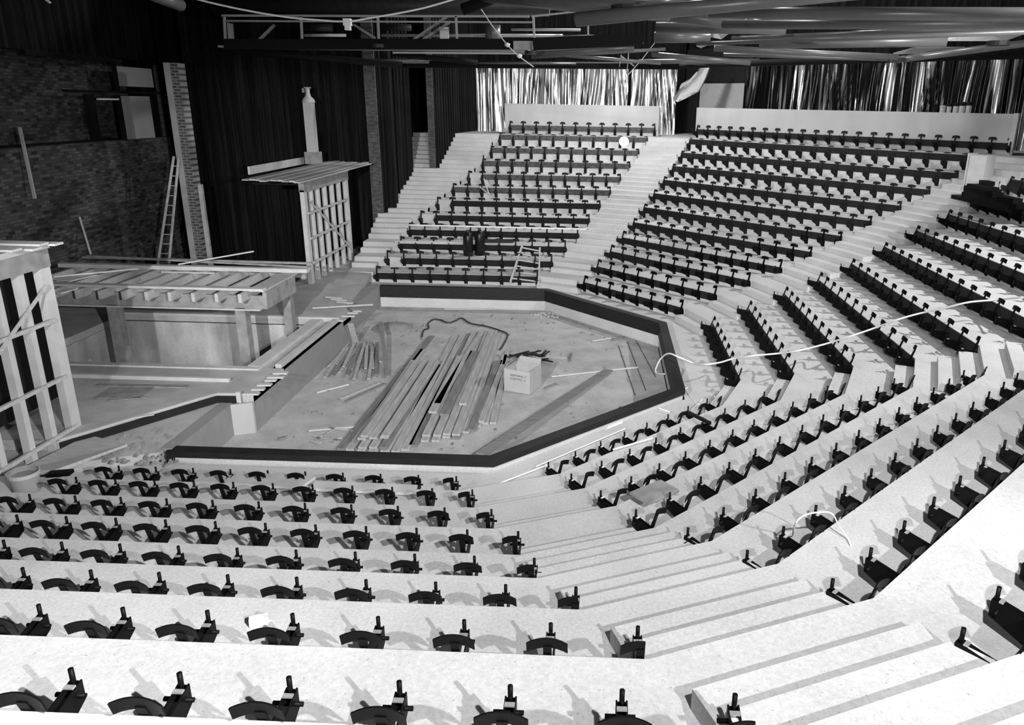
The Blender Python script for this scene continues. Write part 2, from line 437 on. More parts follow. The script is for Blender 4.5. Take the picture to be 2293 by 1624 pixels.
# dark boards closing the risers behind the brackets
GAP1 = {2:1, 5:1, 6:1, 8:1}
for (b, k), us in ROWS.items():
    if b in (5, 4): continue
    ua, ub = min(us), max(us)
    mname = 'black_board'  # in the right block's front rows the black stands for shade
    if b == 1:
        if k >= 7: mname = 'grey_board'
        if k in GAP1: ub -= (ub-ua)/(len(us)-1)*GAP1[k]
    if not any(inview(P(b, k, u), 0) for u in (ua, (ua+ub)/2, ub)): continue
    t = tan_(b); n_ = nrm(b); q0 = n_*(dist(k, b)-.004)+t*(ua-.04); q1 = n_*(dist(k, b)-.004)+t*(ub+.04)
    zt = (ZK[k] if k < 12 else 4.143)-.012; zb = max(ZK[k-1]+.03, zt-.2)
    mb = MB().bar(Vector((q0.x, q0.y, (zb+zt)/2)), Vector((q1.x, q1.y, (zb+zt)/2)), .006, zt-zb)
    row = 'front row' if k == 1 else ORD[k-1]+' row up'
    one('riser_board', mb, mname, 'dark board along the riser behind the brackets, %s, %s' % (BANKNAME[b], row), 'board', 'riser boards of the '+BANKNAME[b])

# ------------------------------------------------------------------ raised platform, pit and deck frame on the left
PZ = .0
mb = MB()
PR = -3.72                                                 # right face of the platform
def slab(mb, poly, z0, z1): mb.prism(poly, z0, z1)
pit = (-9.05, -4.25, -2.05, 1.35)                          # x0 x1 y0 y1
slab(mb, [(-14, -2.05), (-14, -5.6), (-5.75, -5.45), (-4.35, -3.42), (PR, -3.36), (PR, -2.05)], PZ-.16, PZ)
slab(mb, [(-14, -2.05), (pit[0], -2.05), (pit[0], 1.35), (-14, 1.35)], PZ-.16, PZ)
slab(mb, [(-14, 1.35), (PR, 1.35), (PR, 1.9), (-4.1, 2.6), (-4.6, 6.4), (-5.5, 6.6), (-5.5, 11), (-6.35, 11), (-6.35, 4.6), (-14, 4.6)], PZ-.16, PZ)
slab(mb, [(pit[1], -2.05), (PR-.02, -2.05), (PR-.02, 1.35), (pit[1], 1.35)], PZ-.3, PZ-.05)
struct('floor', mb, 'stage_concrete', 'raised concrete platform left of the sunken stage')
mb = MB(); mb.box((-4.0, -3.36, STG-.05), (PR, 2.0, PZ-.05)); struct('wall_left', mb, 'plaster', 'smooth grey wall dropping from the platform to the stage floor')
mb = MB(); mb.box((-4.25, -yi-.05, STG-.05), (-4.04, -3.5, -.13)); mb.box((-4.3, 1.95, STG-.05), (-4.0, yi+.2, -.1)); struct('wall_left', mb, 'plaster', 'short return walls at the two ends of the stage rail')
mb = MB(); mb.hexa([(-4.1, -3.6, STG), (PR+.005, -3.44, STG-.05), (PR+.005, -3.38, STG), (-4.1, -3.54, STG)], [(-4.1, -3.6, -.14), (PR+.005, -3.44, -.14), (PR+.005, -3.38, -.14), (-4.1, -3.54, -.14)])
one('plywood_sheet', mb, 'panel', 'pale plywood sheet standing at the near corner of the grey stage wall', 'panel')
mb = MB(); mb.box((-3.98, -3.46, -.14), (-3.9, -3.4, .06)); one('timber_stud', mb, 'light_timber', 'short upright timber stud on top of the pale plywood panel', 'stud')
mb = MB()                                                  # ground left of the near block
slab(mb, [(-14, -5.62), (-14, -10), (-7.25, -10), (-7.25, -6.6), (-4.25, -5.4), (-4.12, -3.4), (-14, -3.4)], -.6, -.16)
struct('floor', mb, 'stage_concrete', 'rough concrete ground beside the near end of the rail')
mb = MB()                                                  # pit lining
x0, x1, y0, y1 = pit; PB = -2.3
mb.box((x0, y1, PB), (x1, y1+.15, PZ-.14)); mb.box((x0-.15, y0, PB), (x0, y1, PZ-.17)); mb.box((x0, y0-.15, PB), (x1, y0, PZ-.17)); mb.box((x1, y0, PB), (x1+.2, y1, PZ-.3))
mb.box((x0, y0, PB-.1), (x1, y1, PB))
struct('wall_pit', mb, 'pit_concrete', 'stained concrete walls of the open pit under the deck frame')
for nm, xa, xb, ya, yb, za, zb, lab in (('edge_board', x0, PR-.1, y1+.0, y1+.1, .0, .05, 'thin pale timber batten along the far edge of the pit'),
    ('edge_board', x0-1, -4.15, -2.2, -2.05, .0, .03, 'pale timber board along the near edge of the pit'),
    ('edge_board', x0-1.2, -4.4, -2.85, -2.78, .0, .07, 'long narrow timber strip lying on the platform near the pit'),
    ('edge_board', -4.45, -4.2, -2.0, 1.3, -.05, .02, 'broad pale beam along the stage side of the pit'),
    ('edge_board', -3.95, -3.83, -1.9, 1.6, -.05, .03, 'narrow timber strip on top of the grey stage wall')):
    one(nm, MB().box((xa, ya, za), (xb, yb, zb)), 'light_timber', lab, 'board')
for a_, b_, lab in (((-5.75, -5.42), (-4.35, -3.42), 'pale edging strip along the slanted front of the platform'), ((-4.35, -3.42), (PR-.2, -3.40), 'pale edging strip ending at the corner of the grey wall')):
    one('edge_strip', MB().bar((a_[0], a_[1], .012), (b_[0], b_[1], .012), .06, .024), 'light_timber', lab, 'board')
    d = (Vector(b_)-Vector(a_)).normalized(); 
    one('kick_board', MB().bar((a_[0]+.02, a_[1]-.03, -.09), (b_[0]+.02, b_[1]-.03, -.09), .02, .13), 'black_board', lab.replace('pale edging strip', 'dark face board'), 'board')
random.seed(3)
for i, (px, py, L) in enumerate(((562,882,.28),(578,872,.22),(592,862,.25),(606,852,.2),(617,845,.3),(628,836,.26),(790,701,.25),(780,708,.3),(800,697,.2))):
    q = atz(px, py, .03)
    one('board_offcut', MB().bar(q-Vector((L/2, 0, 0)), q+Vector((L/2, .02, 0)), .1, .03), 'light_timber', 'short pale board end jutting over the grey stage wall, %s from the camera' % ORD[i], 'offcut', 'board ends on the grey wall')

struct('floor', MB().box((-15, 4.5, -2.6), (-6.3, 12, -2.5)), 'black_board', 'black floor of a void added to keep the ground behind the deck dark')  # void and black floor added so the area behind the deck stays dark
# deck frame over the pit
DZ = 1.15
fc = atz(590, 652, DZ); YF = fc.y; XF = fc.x
deck = thing('deck_frame', 'timber and steel deck frame on posts standing over the open pit', 'frame', (-7, YF, -2.2))
XB = -9.6; YBK = atz(690, 600, DZ).y; YSB = atz(650, 616, DZ).y+.1
part('front_beam', MB().box((XB, YF+.12, DZ-.42), (XF-.02, YF+.2, DZ-.14)), 'grey_timber', deck)
part('beam_flange', MB().box((XB, YF+.04, DZ-.45), (XF-.15, YF+.26, DZ-.42)), 'light_timber', deck)
part('side_beam', MB().box((XF-.08, YF+.1, DZ-.42), (XF, YSB, DZ-.02)), 'grey_timber', deck)
part('side_plate', MB().box((XF-.3, YF-.02, DZ-.02), (XF+.02, YSB+.1, DZ+.01)), 'timber', deck)
part('front_plate', MB().box((XB, YF-.04, DZ-.0), (XF, YF+.14, DZ+.05)), 'light_timber', deck)
part('back_beam', MB().box((XB, YBK-.1, DZ-.25), (XF, YBK, DZ)), 'grey_timber', deck)
nj = 11
part('joist_gap_shade', MB().box((XB, YF+.22, DZ-.24), (XF-.1, YBK-.12, DZ-.22)), 'black', deck)  # added black sheet that puts the darkness into the joist gaps
for i in range(nj):
    x = XF-.38-i*(.49)
    part('joist', MB().box((x-.035, YF-.28, DZ-.19), (x+.035, YBK, DZ-.01)), 'timber', deck)
for px, py in ((258, 800), (542, 812)):
    q = aty(px, 700, YF+.16)
    part('post', MB().box((q.x-.11, YF+.07, PB), (q.x+.11, YF+.29, DZ-.42)), 'grey_timber', deck)
q = aty(648, 700, YSB-.1); cx_ = aty(648, 700, min(YSB-.1, 1.2)).x
part('post', MB().box((cx_-.09, min(YSB-.2, 1.1), PB), (cx_+.09, min(YSB, 1.3), DZ-.42)), 'grey_timber', deck)
def rod(name, p, q, w, h, m, lab, cat='timber', grp=None): return one(name, MB().bar(p, q, w, h), m, lab, cat, grp)
rod('timber_rail', atz(135, 593, DZ+.06), atz(690, 606, DZ+.06), .16, .09, 'light_timber', 'long thick pale timber laid across the deck frame to the far tower')
rod('timber_rail', atz(185, 576, DZ+.1), atz(700, 590, DZ+.1), .06, .05, 'grey_timber', 'long dark timber along the back of the deck frame')
rod('timber_rail', atz(195, 573, DZ+.14), atz(690, 598, DZ+.12), .06, .04, 'grey_timber', 'thin slanting batten behind the thick pale timber on the deck')
rod('timber_batten', atz(120, 620, DZ+.03), atz(310, 602, DZ+.06), .03, .03, 'white', 'thin white batten lying across the left end of the deck')
rod('timber_batten', atz(362, 609, DZ+.02), atz(480, 612, DZ+.02), .04, .03, 'light_timber', 'short pale batten on the joists of the deck')
rod('timber_batten', atz(400, 592, DZ+.12), atz(568, 563, DZ+.45), .04, .03, 'light_timber', 'pale batten propped up at the back of the deck frame')
for px0, py0, px1, py1, lab in ((137,628,200,614,'bright sheet of board at the left end of the deck'), (132,657,170,646,'bright board between the joists at the left front of the deck')):
    a_ = atz(px0, py0, DZ+.02); b_ = atz(px1, py1, DZ+.02); one('board_sheet', MB().bar(a_, b_, .5 if py0 < 640 else .12, .015), 'white', lab, 'board')
one('timber_strip', MB().bar(atz(700, 690, .05), atz(835, 682, .05), .05, .03), 'light_timber', 'pale strip of timber lying near the far corner of the platform', 'timber')
one('timber_strip', MB().bar(atz(700, 687, .03), atz(738, 690, .03), .04, .03), 'grey_timber', 'short dark strip of timber near the far corner of the platform', 'timber')
for i, (a_, b_) in enumerate((((730, 665), (765, 668)), ((742, 670), (775, 673)), ((755, 676), (790, 679)))):
    one('board_offcut', MB().bar(atz(a_[0], a_[1], .03), atz(b_[0], b_[1], .03), .08, .03), 'light_timber', 'small pale board %s in the scatter beyond the platform corner' % ORD[i], 'offcut')

# ------------------------------------------------------------------ two lattice towers
TX = -5.85
def tower(yn, ys, sgn, lab, near):
    t = thing('lattice_tower', lab, 'tower', (TX, yn, 0)); h = 2.62; zb = 0 if not near else -.16
    ye = ys[-1]
    for i, y in enumerate(ys):
        w = .2 if i in (0, len(ys)-1) else .1
        part('stud', MB().box((TX-.06, y-w/2, zb), (TX+.06, y+w/2, h)), 'light_timber', t)
    part('header', MB().box((TX-.08, min(yn, ye)-.1, h-.05), (TX+.08, max(yn, ye)+.1, h+.22)), 'grey_timber', t)
    part('top_plate', MB().box((TX-.12, min(yn, ye)-.12, h+.22), (TX+.1, max(yn, ye)+.12, h+.3)), 'light_timber', t)
    for z in (.55, 1.25, 1.95) if not near else (.02, .85, 1.75):
        part('cross_rail', MB().box((TX+.05, min(yn, ye)+.03, z), (TX+.1, max(yn, ye)-.03, z+.055)), 'timber', t)
    part('brace', MB().bar((TX+.11, yn+.1*sgn, h-.3), (TX+.11, ye-.1*sgn, .35), .02, .05), 'timber', t)
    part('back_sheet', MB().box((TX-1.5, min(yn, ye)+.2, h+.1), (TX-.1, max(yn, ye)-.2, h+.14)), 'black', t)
    return t
tag(link('void_backing', MB().box((-.02, -2.3, 0), (.02, 2.3, 2.4)).mesh('void_backing', 'black'), None, (-6.6, -6.2, .2)), 'added black sheet for the dark void behind the studs of the near lattice tower', 'sheet')  # added sheet, its black stands for the dark void between the studs
tf = tower(4.95, [4.95, 5.45, 5.95, 6.5, 7.1, 7.7, 8.35], 1, 'pale timber lattice tower beyond the deck, roofed with boards', False)
tn = tower(-4.95, [-4.95, -5.42, -5.87, -6.4, -7.0, -7.6, -8.3], -1, 'pale timber lattice tower cut by the left edge of the picture', True)
# roof boards of the far tower
zt = 2.95
c_ = [atz(545, 404, zt), atz(672, 408, zt), atz(840, 368, zt), atz(838, 350, zt), atz(560, 388, zt)]
random.seed(5)
roof = thing('board_roof', 'sloping roof of loose boards on top of the far lattice tower', 'roof', (c_[1].x, c_[1].y, zt))
A_, B_, C_, D_ = atz(543, 404, zt), atz(680, 409, zt), atz(840, 366, zt+.02), atz(700, 366, zt)
nb = 9
yl = min(A_.y, B_.y)
for i in range(nb):
    f0, f1 = i/nb, (i+.9)/nb
    p0 = A_.lerp(B_, f0); p1 = A_.lerp(B_, f1); d = (C_-B_); e_ = random.uniform(-.3, .1)
    dn = d.normalized(); s0 = p0+dn*e_*.7; s1 = p1+dn*e_*.7; L = d.length*(1+random.uniform(-.04, .03))
    q0 = s0+dn*L; q1 = s1+dn*L; zz = Vector((0, 0, .03+.012*(i % 2)))
    part('roof_board', MB().hexa([s0, s1, q1, q0], [s0+zz, s1+zz, q1+zz, q0+zz]), 'timber' if i % 3 else 'plank', roof)
part('upstand_board', MB().bar(atz(558, 392, zt)+Vector((0, 0, .12)), atz(680, 368, zt)+Vector((0, 0, .12)), .05, .22), 'light_timber', roof)
# flue on the roof
fb = atz(703, 366, zt+.05)
fl = thing('flue_pipe', 'square flue duct with a bell shaped cowl standing on the far board roof', 'flue', (fb.x, fb.y, zt+.04))
part('base_block', MB().box((fb.x-.21, fb.y-.21, zt+.04), (fb.x+.21, fb.y+.21, zt+.42)), 'grey_timber', fl)
part('shaft', MB().box((fb.x-.14, fb.y-.14, zt+.42), (fb.x+.14, fb.y+.14, zt+2.0)), 'panel', fl)
part('cowl', MB().lathe([(.2, 1.95), (.2, 1.99), (.17, 2.06), (.09, 2.14), (.06, 2.25), (.07, 2.4), (0, 2.4)], (fb.x, fb.y, zt), 16), 'panel', fl, smooth=True)
part('cap_frame', MB().box((fb.x-.16, fb.y-.05, zt+2.25), (fb.x-.1, fb.y+.05, zt+2.42)).box((fb.x-.16, fb.y-.05, zt+2.38), (fb.x+.1, fb.y+.05, zt+2.42)), 'grey_timber', fl)
# roof boards of the near tower
zt2 = 2.92
rn = thing('board_roof', 'stack of pale boards on the near lattice tower at the left edge', 'roof', (TX, -5.6, zt2))
for i, (dy, L) in enumerate(((-.1, .75), (-.3, .6), (-.5, .7), (-.75, .5))):
    part('roof_board', MB().box((TX-2.2, -4.9+dy-.1, zt2+.03*(i % 2)), (TX+.05+L*.45, -4.9+dy+.08, zt2+.03+.03*(i % 2))), 'light_timber', rn)
part('bearer', MB().box((TX-.05, -5.9, zt2-.12), (TX+.02, -4.8, zt2)), 'light_timber', rn)
# ramp boards at the foot of the near tower
one('ramp_board', MB().hexa([(-5.65, -6.4, -.1), (-5.0, -6.5, .05), (-4.75, -5.35, -.1), (-5.6, -5.0, -.14)], [(-5.65, -6.4, .0), (-5.0, -6.5, .1), (-4.75, -5.35, -.06), (-5.6, -5.0, -.1)]), 'timber', 'grey sheet of board sloping at the foot of the near lattice tower', 'board')

# ------------------------------------------------------------------ walls
WZ = 10
BX = -13.2
mb = MB(); mb.box((BX-.3, -14, -2.6), (BX, 11.6, atx(300, 312, BX).z)); struct('wall_back', mb, 'brick_wall', 'dark brick wall behind the platform')
zl = atx(300, 312, BX).z
mb = MB(); zt3 = atx(150, 120, BX).z
mb.box((BX-.3, -14, zt3), (BX, 11.6, WZ)); struct('wall_back', mb, 'corrugated', 'dark upper wall above the brick wall')
mb = MB(); mb.box((BX-1.6, -14, zl-1), (BX-1.3, 11.6, zt3+.5)); mb.box((BX-1.6, -14, zl-.2), (BX-.3, 11.6, zl-.02)); struct('wall_back', mb, 'brick_wall', 'recessed brick wall seen through the high openings')
def atbx(px, py): return atx(px, py, BX-.05)
for a_, b_, m_, nm, lab in (((262,148),(348,196),'panel','window_1','upper pale pane of the high opening'),((275,215),(352,312),'panel','window_2','tall lower pale pane of the high opening')):
    p0, p1 = atbx(*a_), atbx(*b_); struct(nm, MB().box((BX-.2, p0.y, p1.z), (BX-.1, p1.y, p0.z)), m_, lab)
for i, (a_, b_) in enumerate((((46,110),(250,140)),((140,200),(378,212)),((250,140),(262,205)),((262,212),(275,314)),((186,210),(220,314)))):
    p0, p1 = atbx(*a_), atbx(*b_); ya, yb = sorted((p0.y, p1.y)); za, zb = sorted((p0.z, p1.z)); struct('trim_%d' % (i+2), MB().box((BX-.08, ya, za), (BX+.06, yb, zb)), 'black', 'black framing bar across the high wall openings')
p0, p1 = atbx(352,145), atbx(380,312); struct('wall_back', MB().box((BX-.22, p0.y, p1.z), (BX-.1, p1.y+.6, p0.z)), 'grey_board', 'dim strip of wall beside the pale panes')
p0, p1 = atbx(212,220), atbx(258,224); one('strip_lamp', MB().box((BX+.0, p0.y, p1.z), (BX+.08, p1.y, p0.z)), 'white', 'thin white strip fitting high on the dark brick wall', 'lamp')
xw = aty(425, 300, 10.7).x
mb = MB(); mb.box((xw, 10.7, -2.6), (-4.9, 11.0, WZ)); mb.box((BX-1.6, 11.6, -2.6), (xw, 11.9, WZ)); mb.box((xw, 10.7, -2.6), (xw+.1, 11.9, WZ))
for i in range(20): x = xw+.15+i*.33; mb.box((x, 10.64, -2.6), (x+.15, 10.7, WZ))
struct('wall_back', mb, 'corrugated', 'dark wall of vertical corrugated sheeting behind the platform')
cb = atz(428, 576, 0); ct = aty(363, 140, cb.y).z
column = thing('brick_column', 'tall brick column with a pale plastered face in front of the dark sheeting', 'column', (cb.x+.2, cb.y, -2.5))
wcol = (aty(456, 560, cb.y).x-aty(425, 560, cb.y).x)
part('brick_shaft', MB().box((cb.x+.17, cb.y, -2.5), (cb.x+.42, cb.y+.4, ct)), 'brick_column', column)
part('plaster_face', MB().box((cb.x-.02, cb.y-.01, -2.5), (cb.x+.17, cb.y+.46, ct)), 'panel', column)
p0 = aty(469, 575, cb.y+.2); one('timber_post', MB().box((p0.x-.05, cb.y+.15, -2.5), (p0.x+.08, cb.y+.25, aty(450, 413, cb.y+.2).z)), 'light_timber', 'pale timber post standing right of the brick column', 'post')
# ladder leaning on the column
lad = thing('ladder', 'long timber ladder leaning against the tall brick column', 'ladder', (cb.x-.7, cb.y-.35, 0))
la, lb_ = atz(357, 572, 0), atz(380, 572, 0); ua_, ub_ = aty(390, 340, cb.y-.08), aty(400, 340, cb.y-.08)
la.y = lb_.y = cb.y-.3
part('stile', MB().bar(aty(352, 600, cb.y-.8), aty(389, 350, cb.y-.2), .05, .07), 'timber', lad); part('stile', MB().bar(aty(377, 600, cb.y-.7), aty(400, 350, cb.y-.12), .05, .07), 'timber', lad)
for i in range(11):
    f = (i+.5)/11.5; a0 = aty(352, 600, cb.y-.8).lerp(aty(389, 350, cb.y-.2), f); a1 = aty(377, 600, cb.y-.7).lerp(aty(400, 350, cb.y-.12), f)
    part('rung', MB().tube(a0, a1, .015, 8), 'timber', lad)
one('leaning_plank', MB().bar(atx(78, 445, -12.9), atx(44, 285, BX+.15), .04, .08), 'light_timber', 'pale plank leaning upright at the far left edge of the picture', 'plank')
one('leaning_plank', MB().bar(atx(203, 570, -12.6), atx(178, 487, BX+.1), .05, .08), 'light_timber', 'short plank leaning against the dark brick wall', 'plank')
# side wall with fins beside the stair
def fin(xa, ya, xb, yb, th):
    mb = MB(); mb.prism([(xa-th, ya), (xa, ya), (xb, yb), (xb-th, yb)], -.3, WZ)
    d = Vector((xb-xa, yb-ya)); L = d.length; d.normalize(); n = int(L/.31)
    for i in range(n):
        p = Vector((xa, ya))+d*(.08+i*.31); q = p+d*.15; mb.prism([(p.x, p.y), (p.x+.05, p.y), (q.x+.05, q.y), (q.x, q.y)], -.3, WZ)
    return mb
x1a, x1b = aty(862, 480, 10.3).x, aty(926, 380, 13.2).x
struct('wall_left', fin(x1a, 10.3, x1b, 13.2, .4), 'corrugated', 'dark corrugated fin wall beside the narrow stair')
struct('trim_8', MB().box((x1a-.4, 10.2, -.3), (x1a-.03, 10.3, WZ)), 'grey_board', 'grey end strip of the first fin wall')
mb = MB(); mb.box((-6.9, 13.2, 0), (x1b-.3, 13.4, WZ)); mb.box((-7.1, 13.2, 0), (-6.85, 26, WZ)); struct('wall_left', mb, 'corrugated', 'dark wall behind the opening between the fin walls')
w0 = aty(978, 378, 13.3).x; w1 = aty(1066, 290, 18.9).x
struct('wall_left', fin(w0, 13.3, w1, 18.9, .25), 'corrugated', 'dark corrugated fin wall between stair and foil curtain')
struct('trim_9', MB().box((w0-.25, 13.2, 1), (w0-.02, 13.3, WZ)), 'grey_board', 'grey end strip of the second fin wall')
# outer walls behind the top rows
mb = MB(); z0 = ZK[11]-.1
mb.box((-7.1, 21.0, z0), (6, 21.3, WZ))
n2 = nrm(2); t2 = tan_(2)
def b2pt(u, off, z): q = n2*(dist(12, 2)+off)+t2*u; return Vector((q.x, q.y, z))
mb.hexa([b2pt(12, 4.2, z0), b2pt(-12, 4.2, z0), b2pt(-12, 4.5, z0), b2pt(12, 4.5, z0)], [b2pt(12, 4.2, WZ), b2pt(-12, 4.2, WZ), b2pt(-12, 4.5, WZ), b2pt(12, 4.5, WZ)])
mb.box((20.6, -14, z0), (20.9, 9, WZ)); mb.box((-14, -25, -1), (21, -24.7, WZ)); mb.box((-14.2, -25, -1), (-13.9, -13.8, WZ))
struct('wall_outer', mb, 'corrugated', 'dark outer wall behind the highest rows')
struct('ceiling', MB().box((-15, -25, WZ), (22, 26, WZ+.2)), 'black', 'black void of the roof above the grid')

# back panels of the top rows
ub = max(ROWS[(1, 12)]); ua = min(ROWS[(1, 12)])
yb = dist(12)+.02
one('back_panel', MB().box((-ub-.22, yb, ZK[11]+.0), (-ua+.16, yb+.04, 4.985)), 'panel', 'pale plywood panel behind the top row of the far left block', 'panel')
us2 = ROWS[(2, 12)]; ua, ub = min(us2)-.45, max(us2)+.12
bp = thing('back_panel', 'long pale plywood panel behind the top row of the long far block', 'panel', b2pt(0, .03, ZK[11]))
def b2box(u0, u1, o0, o1, z0, z1): return MB().hexa([b2pt(u0, o0, z0), b2pt(u1, o0, z0), b2pt(u1, o1, z0), b2pt(u0, o1, z0)], [b2pt(u0, o0, z1), b2pt(u1, o0, z1), b2pt(u1, o1, z1), b2pt(u0, o1, z1)])
ue = None
q = atplane(2268, 300, b2pt(0, .03, 0), n2); ue = q.dot(t2)
part('board', b2box(ue+.06, ub, .03, .07, ZK[11], 4.96), 'panel', bp)
part('end_post', b2box(ue-.08, ue+.06, -.02, .12, ZK[11], 4.98), 'light_timber', bp)
# tins on the ledge of the long panel
for i, (px, w, hh, m1, m2) in enumerate(((2095,.2,.16,'black','black'),(2112,.22,.22,'white','card'),(2126,.17,.28,'white','black'),(2141,.2,.30,'white','black'),(2155,.22,.32,'white','black'),(2170,.2,.33,'white','black'))):
    q = atplane(px, 240, b2pt(0, .2, 0), n2); q.z = 0
    zb = 4.96
    t = thing('paint_tin', ['small dark tin at the left end of the tins on the long panel', 'pale wide tin beside the small dark tin on the long panel', 'small white tin with dark lid, third along the long panel', 'white tin with dark lid, fourth along the long panel', 'white tin with dark lid, fifth along the long panel', 'white tin with tilted dark lid, last along the long panel'][i], 'tin', (q.x, q.y, zb), 0, 'tins on the long back panel')
    part('body', MB().tube((q.x, q.y, zb), (q.x, q.y, zb+hh*.65), w*.4, 14), 'panel' if m1 == 'white' else m1, t, smooth=False)
    part('lid', MB().lathe([(w*.42, hh*.65), (w*.46, hh*.7), (w*.44, hh*.9), (w*.2, hh), (0, hh)], (q.x, q.y, zb), 14), m2, t)
struct('trim_10', b2box(ue, ub, .07, .4, 4.9, 4.955), 'grey_timber', 'ledge on the back of the long panel')

# foil curtains
def curtain(name, p0, p1, z0, z1, lab, amp, seed, m='foil', gather=None):
    random.seed(seed); mb = MB(); p0 = Vector(p0); p1 = Vector(p1); d = p1-p0; L = d.length; dn = d.normalized(); nn = Vector((-dn.y, dn.x))
    n = int(L/.045); rows = 9; ph = [random.uniform(0, 6) for _ in range(6)]; vs = []
    for j in range(rows+1):
        f = j/rows; z = z0+(z1-z0)*f
        for i in range(n+1):
            s = i/n*L; w = s+.25*(1-f)*math.sin(s*2.1+ph[0])+.12*math.sin(s*.9+f*2+ph[1])
            a = amp*(math.sin(w*19+ph[2])+.6*math.sin(w*31+ph[3]+f)+.5*math.sin(w*9+ph[4]+f*1.5)+.25*math.sin(w*57+f*4))
            q = p0+dn*s+nn*a*(.6+.5*(1-f)); vs.append((q.x, q.y, z))
    fs = [(j*(n+1)+i, j*(n+1)+i+1, (j+1)*(n+1)+i+1, (j+1)*(n+1)+i) for j in range(rows) for i in range(n)]
    mb.add(vs, fs); c = centre(mb); me = mb.mesh(name, m, True); return tag(link(name, me, None, c), lab, 'curtain')
ZC = aty(1290, 146, 18.8).z; ZC2 = atplane(1900, 132, b2pt(0, 3.4, 0), n2).z
YC = 18.8
curtain('foil_curtain', (aty(1068, 250, YC).x, YC), (aty(1132, 250, YC).x, YC), ZK[11], ZC, 'crumpled foil sheet hanging left of the far left back panel', .035, 1)
curtain('foil_curtain', (aty(1128, 250, YC+.2).x, YC+.2), (aty(1405, 250, YC+.2).x, YC+.2), ZK[11], ZC, 'bright gathered foil curtain above the far left back panel', .045, 2)
curtain('foil_curtain', (aty(1412, 250, YC+.1).x, YC+.1), (aty(1512, 250, YC+.1).x, YC+.1), ZK[11], ZC, 'foil curtain hanging at the right end of the far left back panel', .04, 3)
foil('foil_dim', .012, .85, .55, .68, (3.2, 3.2, .15))
def b2u(px, off): return atplane(px, 200, b2pt(0, off, 0), n2).dot(t2)
for px0, px1, seed, lab in ((1672, 1860, 4, 'translucent sheeting with bright folds above the left half of the long panel'), (1850, 2075, 5, 'translucent sheeting with bright folds above the middle of the long panel'), (2065, 2330, 6, 'translucent sheeting with bright folds above the right end of the long panel')):
    a_, b_ = b2pt(b2u(px0, 3.4), 3.4, 0), b2pt(b2u(px1, 3.4), 3.4, 0)
    curtain('sheeting_curtain', (a_.x, a_.y), (b_.x, b_.y), ZK[11], ZC2, lab, .05, seed, 'foil_dim')
a_, b_ = b2u(1515, 3.9), b2u(1680, 3.9)
one('board_screen', b2box(a_, b_, 3.9, 3.95, ZK[11], 7.5), 'dark_timber', 'dark boarded screen between the two foil curtains', 'screen')
a_, b_ = b2u(1568, 3.7), b2u(1666, 3.7); zt4 = atplane(1600, 187, b2pt(0, 3.7, 0), n2).z
one('plywood_sheet', b2box(a_, b_, 3.7, 3.73, ZK[11], zt4), 'card', 'grey plywood sheet standing in front of the dark boarded screen', 'board')
# bundle of hanging cloth
mb = MB(); pts = [aty(1585, 140, 17.5), aty(1570, 170, 17.5), aty(1552, 195, 17.5), aty(1530, 205, 17.5), aty(1515, 222, 17.5)]
random.seed(8); vs = []; n = 10
for i, p in enumerate(pts):
    r = (.18, .22, .3, .28, .12)[i]
    for k in range(n): a = 2*PI*k/n; rr = r*(1+.25*math.sin(3*a+i)); vs.append(p+Vector((math.cos(a)*rr, .1*math.sin(a*2), math.sin(a)*rr)))
mb.add(vs, [(i*n+k, i*n+(k+1) % n, (i+1)*n+(k+1) % n, (i+1)*n+k) for i in range(4) for k in range(n)])
one('gauze_bundle', mb, 'cloth', 'bundle of pale gauze hanging between the two foil curtains', 'cloth', smooth=True)

random.seed(41)
for i, (x0_, y0_, x1_, y1_, w_, m_, lab) in enumerate(((230, 880, 330, 880, .5, 'grey_timber', 'flat dark board lying on the platform behind the near tower'), (215, 862, 420, 866, .12, 'grey_timber', 'long thin board on the platform near the pit'),
    (240, 897, 330, 890, .04, 'grey_timber', 'thin stick on the platform behind the near tower'), (300, 935, 345, 928, .05, 'light_timber', 'pale stick on the platform near its slanted edge'))):
    one('platform_board', MB().bar(atz(x0_, y0_, .015), atz(x1_, y1_, .015), w_, .02), m_, lab, 'board')
mb = MB()
for k in range(90):
    c = atz(random.uniform(230, 400), random.uniform(960, 1045), -.16); s_ = random.uniform(.012, .04)
    mb.hexa([c+Vector((-s_, -s_*.7, 0)), c+Vector((s_, -s_, 0)), c+Vector((s_*.8, s_, 0)), c+Vector((-s_, s_*.9, 0))], [c+Vector((-s_*.5, -s_*.4, s_)), c+Vector((s_*.6, -s_*.5, s_*.8)), c+Vector((s_*.5, s_*.6, s_)), c+Vector((-s_*.4, s_*.5, s_*1.1))])
o = one('rubble', mb, 'grey_timber', 'scatter of small rubble on the rough ground left of the rail', 'rubble'); o['kind'] = 'stuff'
cbp = [atz(x, y, -.1) for x, y in ((240, 985), (215, 1010), (185, 1030), (170, 1050), (165, 1075))]
q_ = cbp

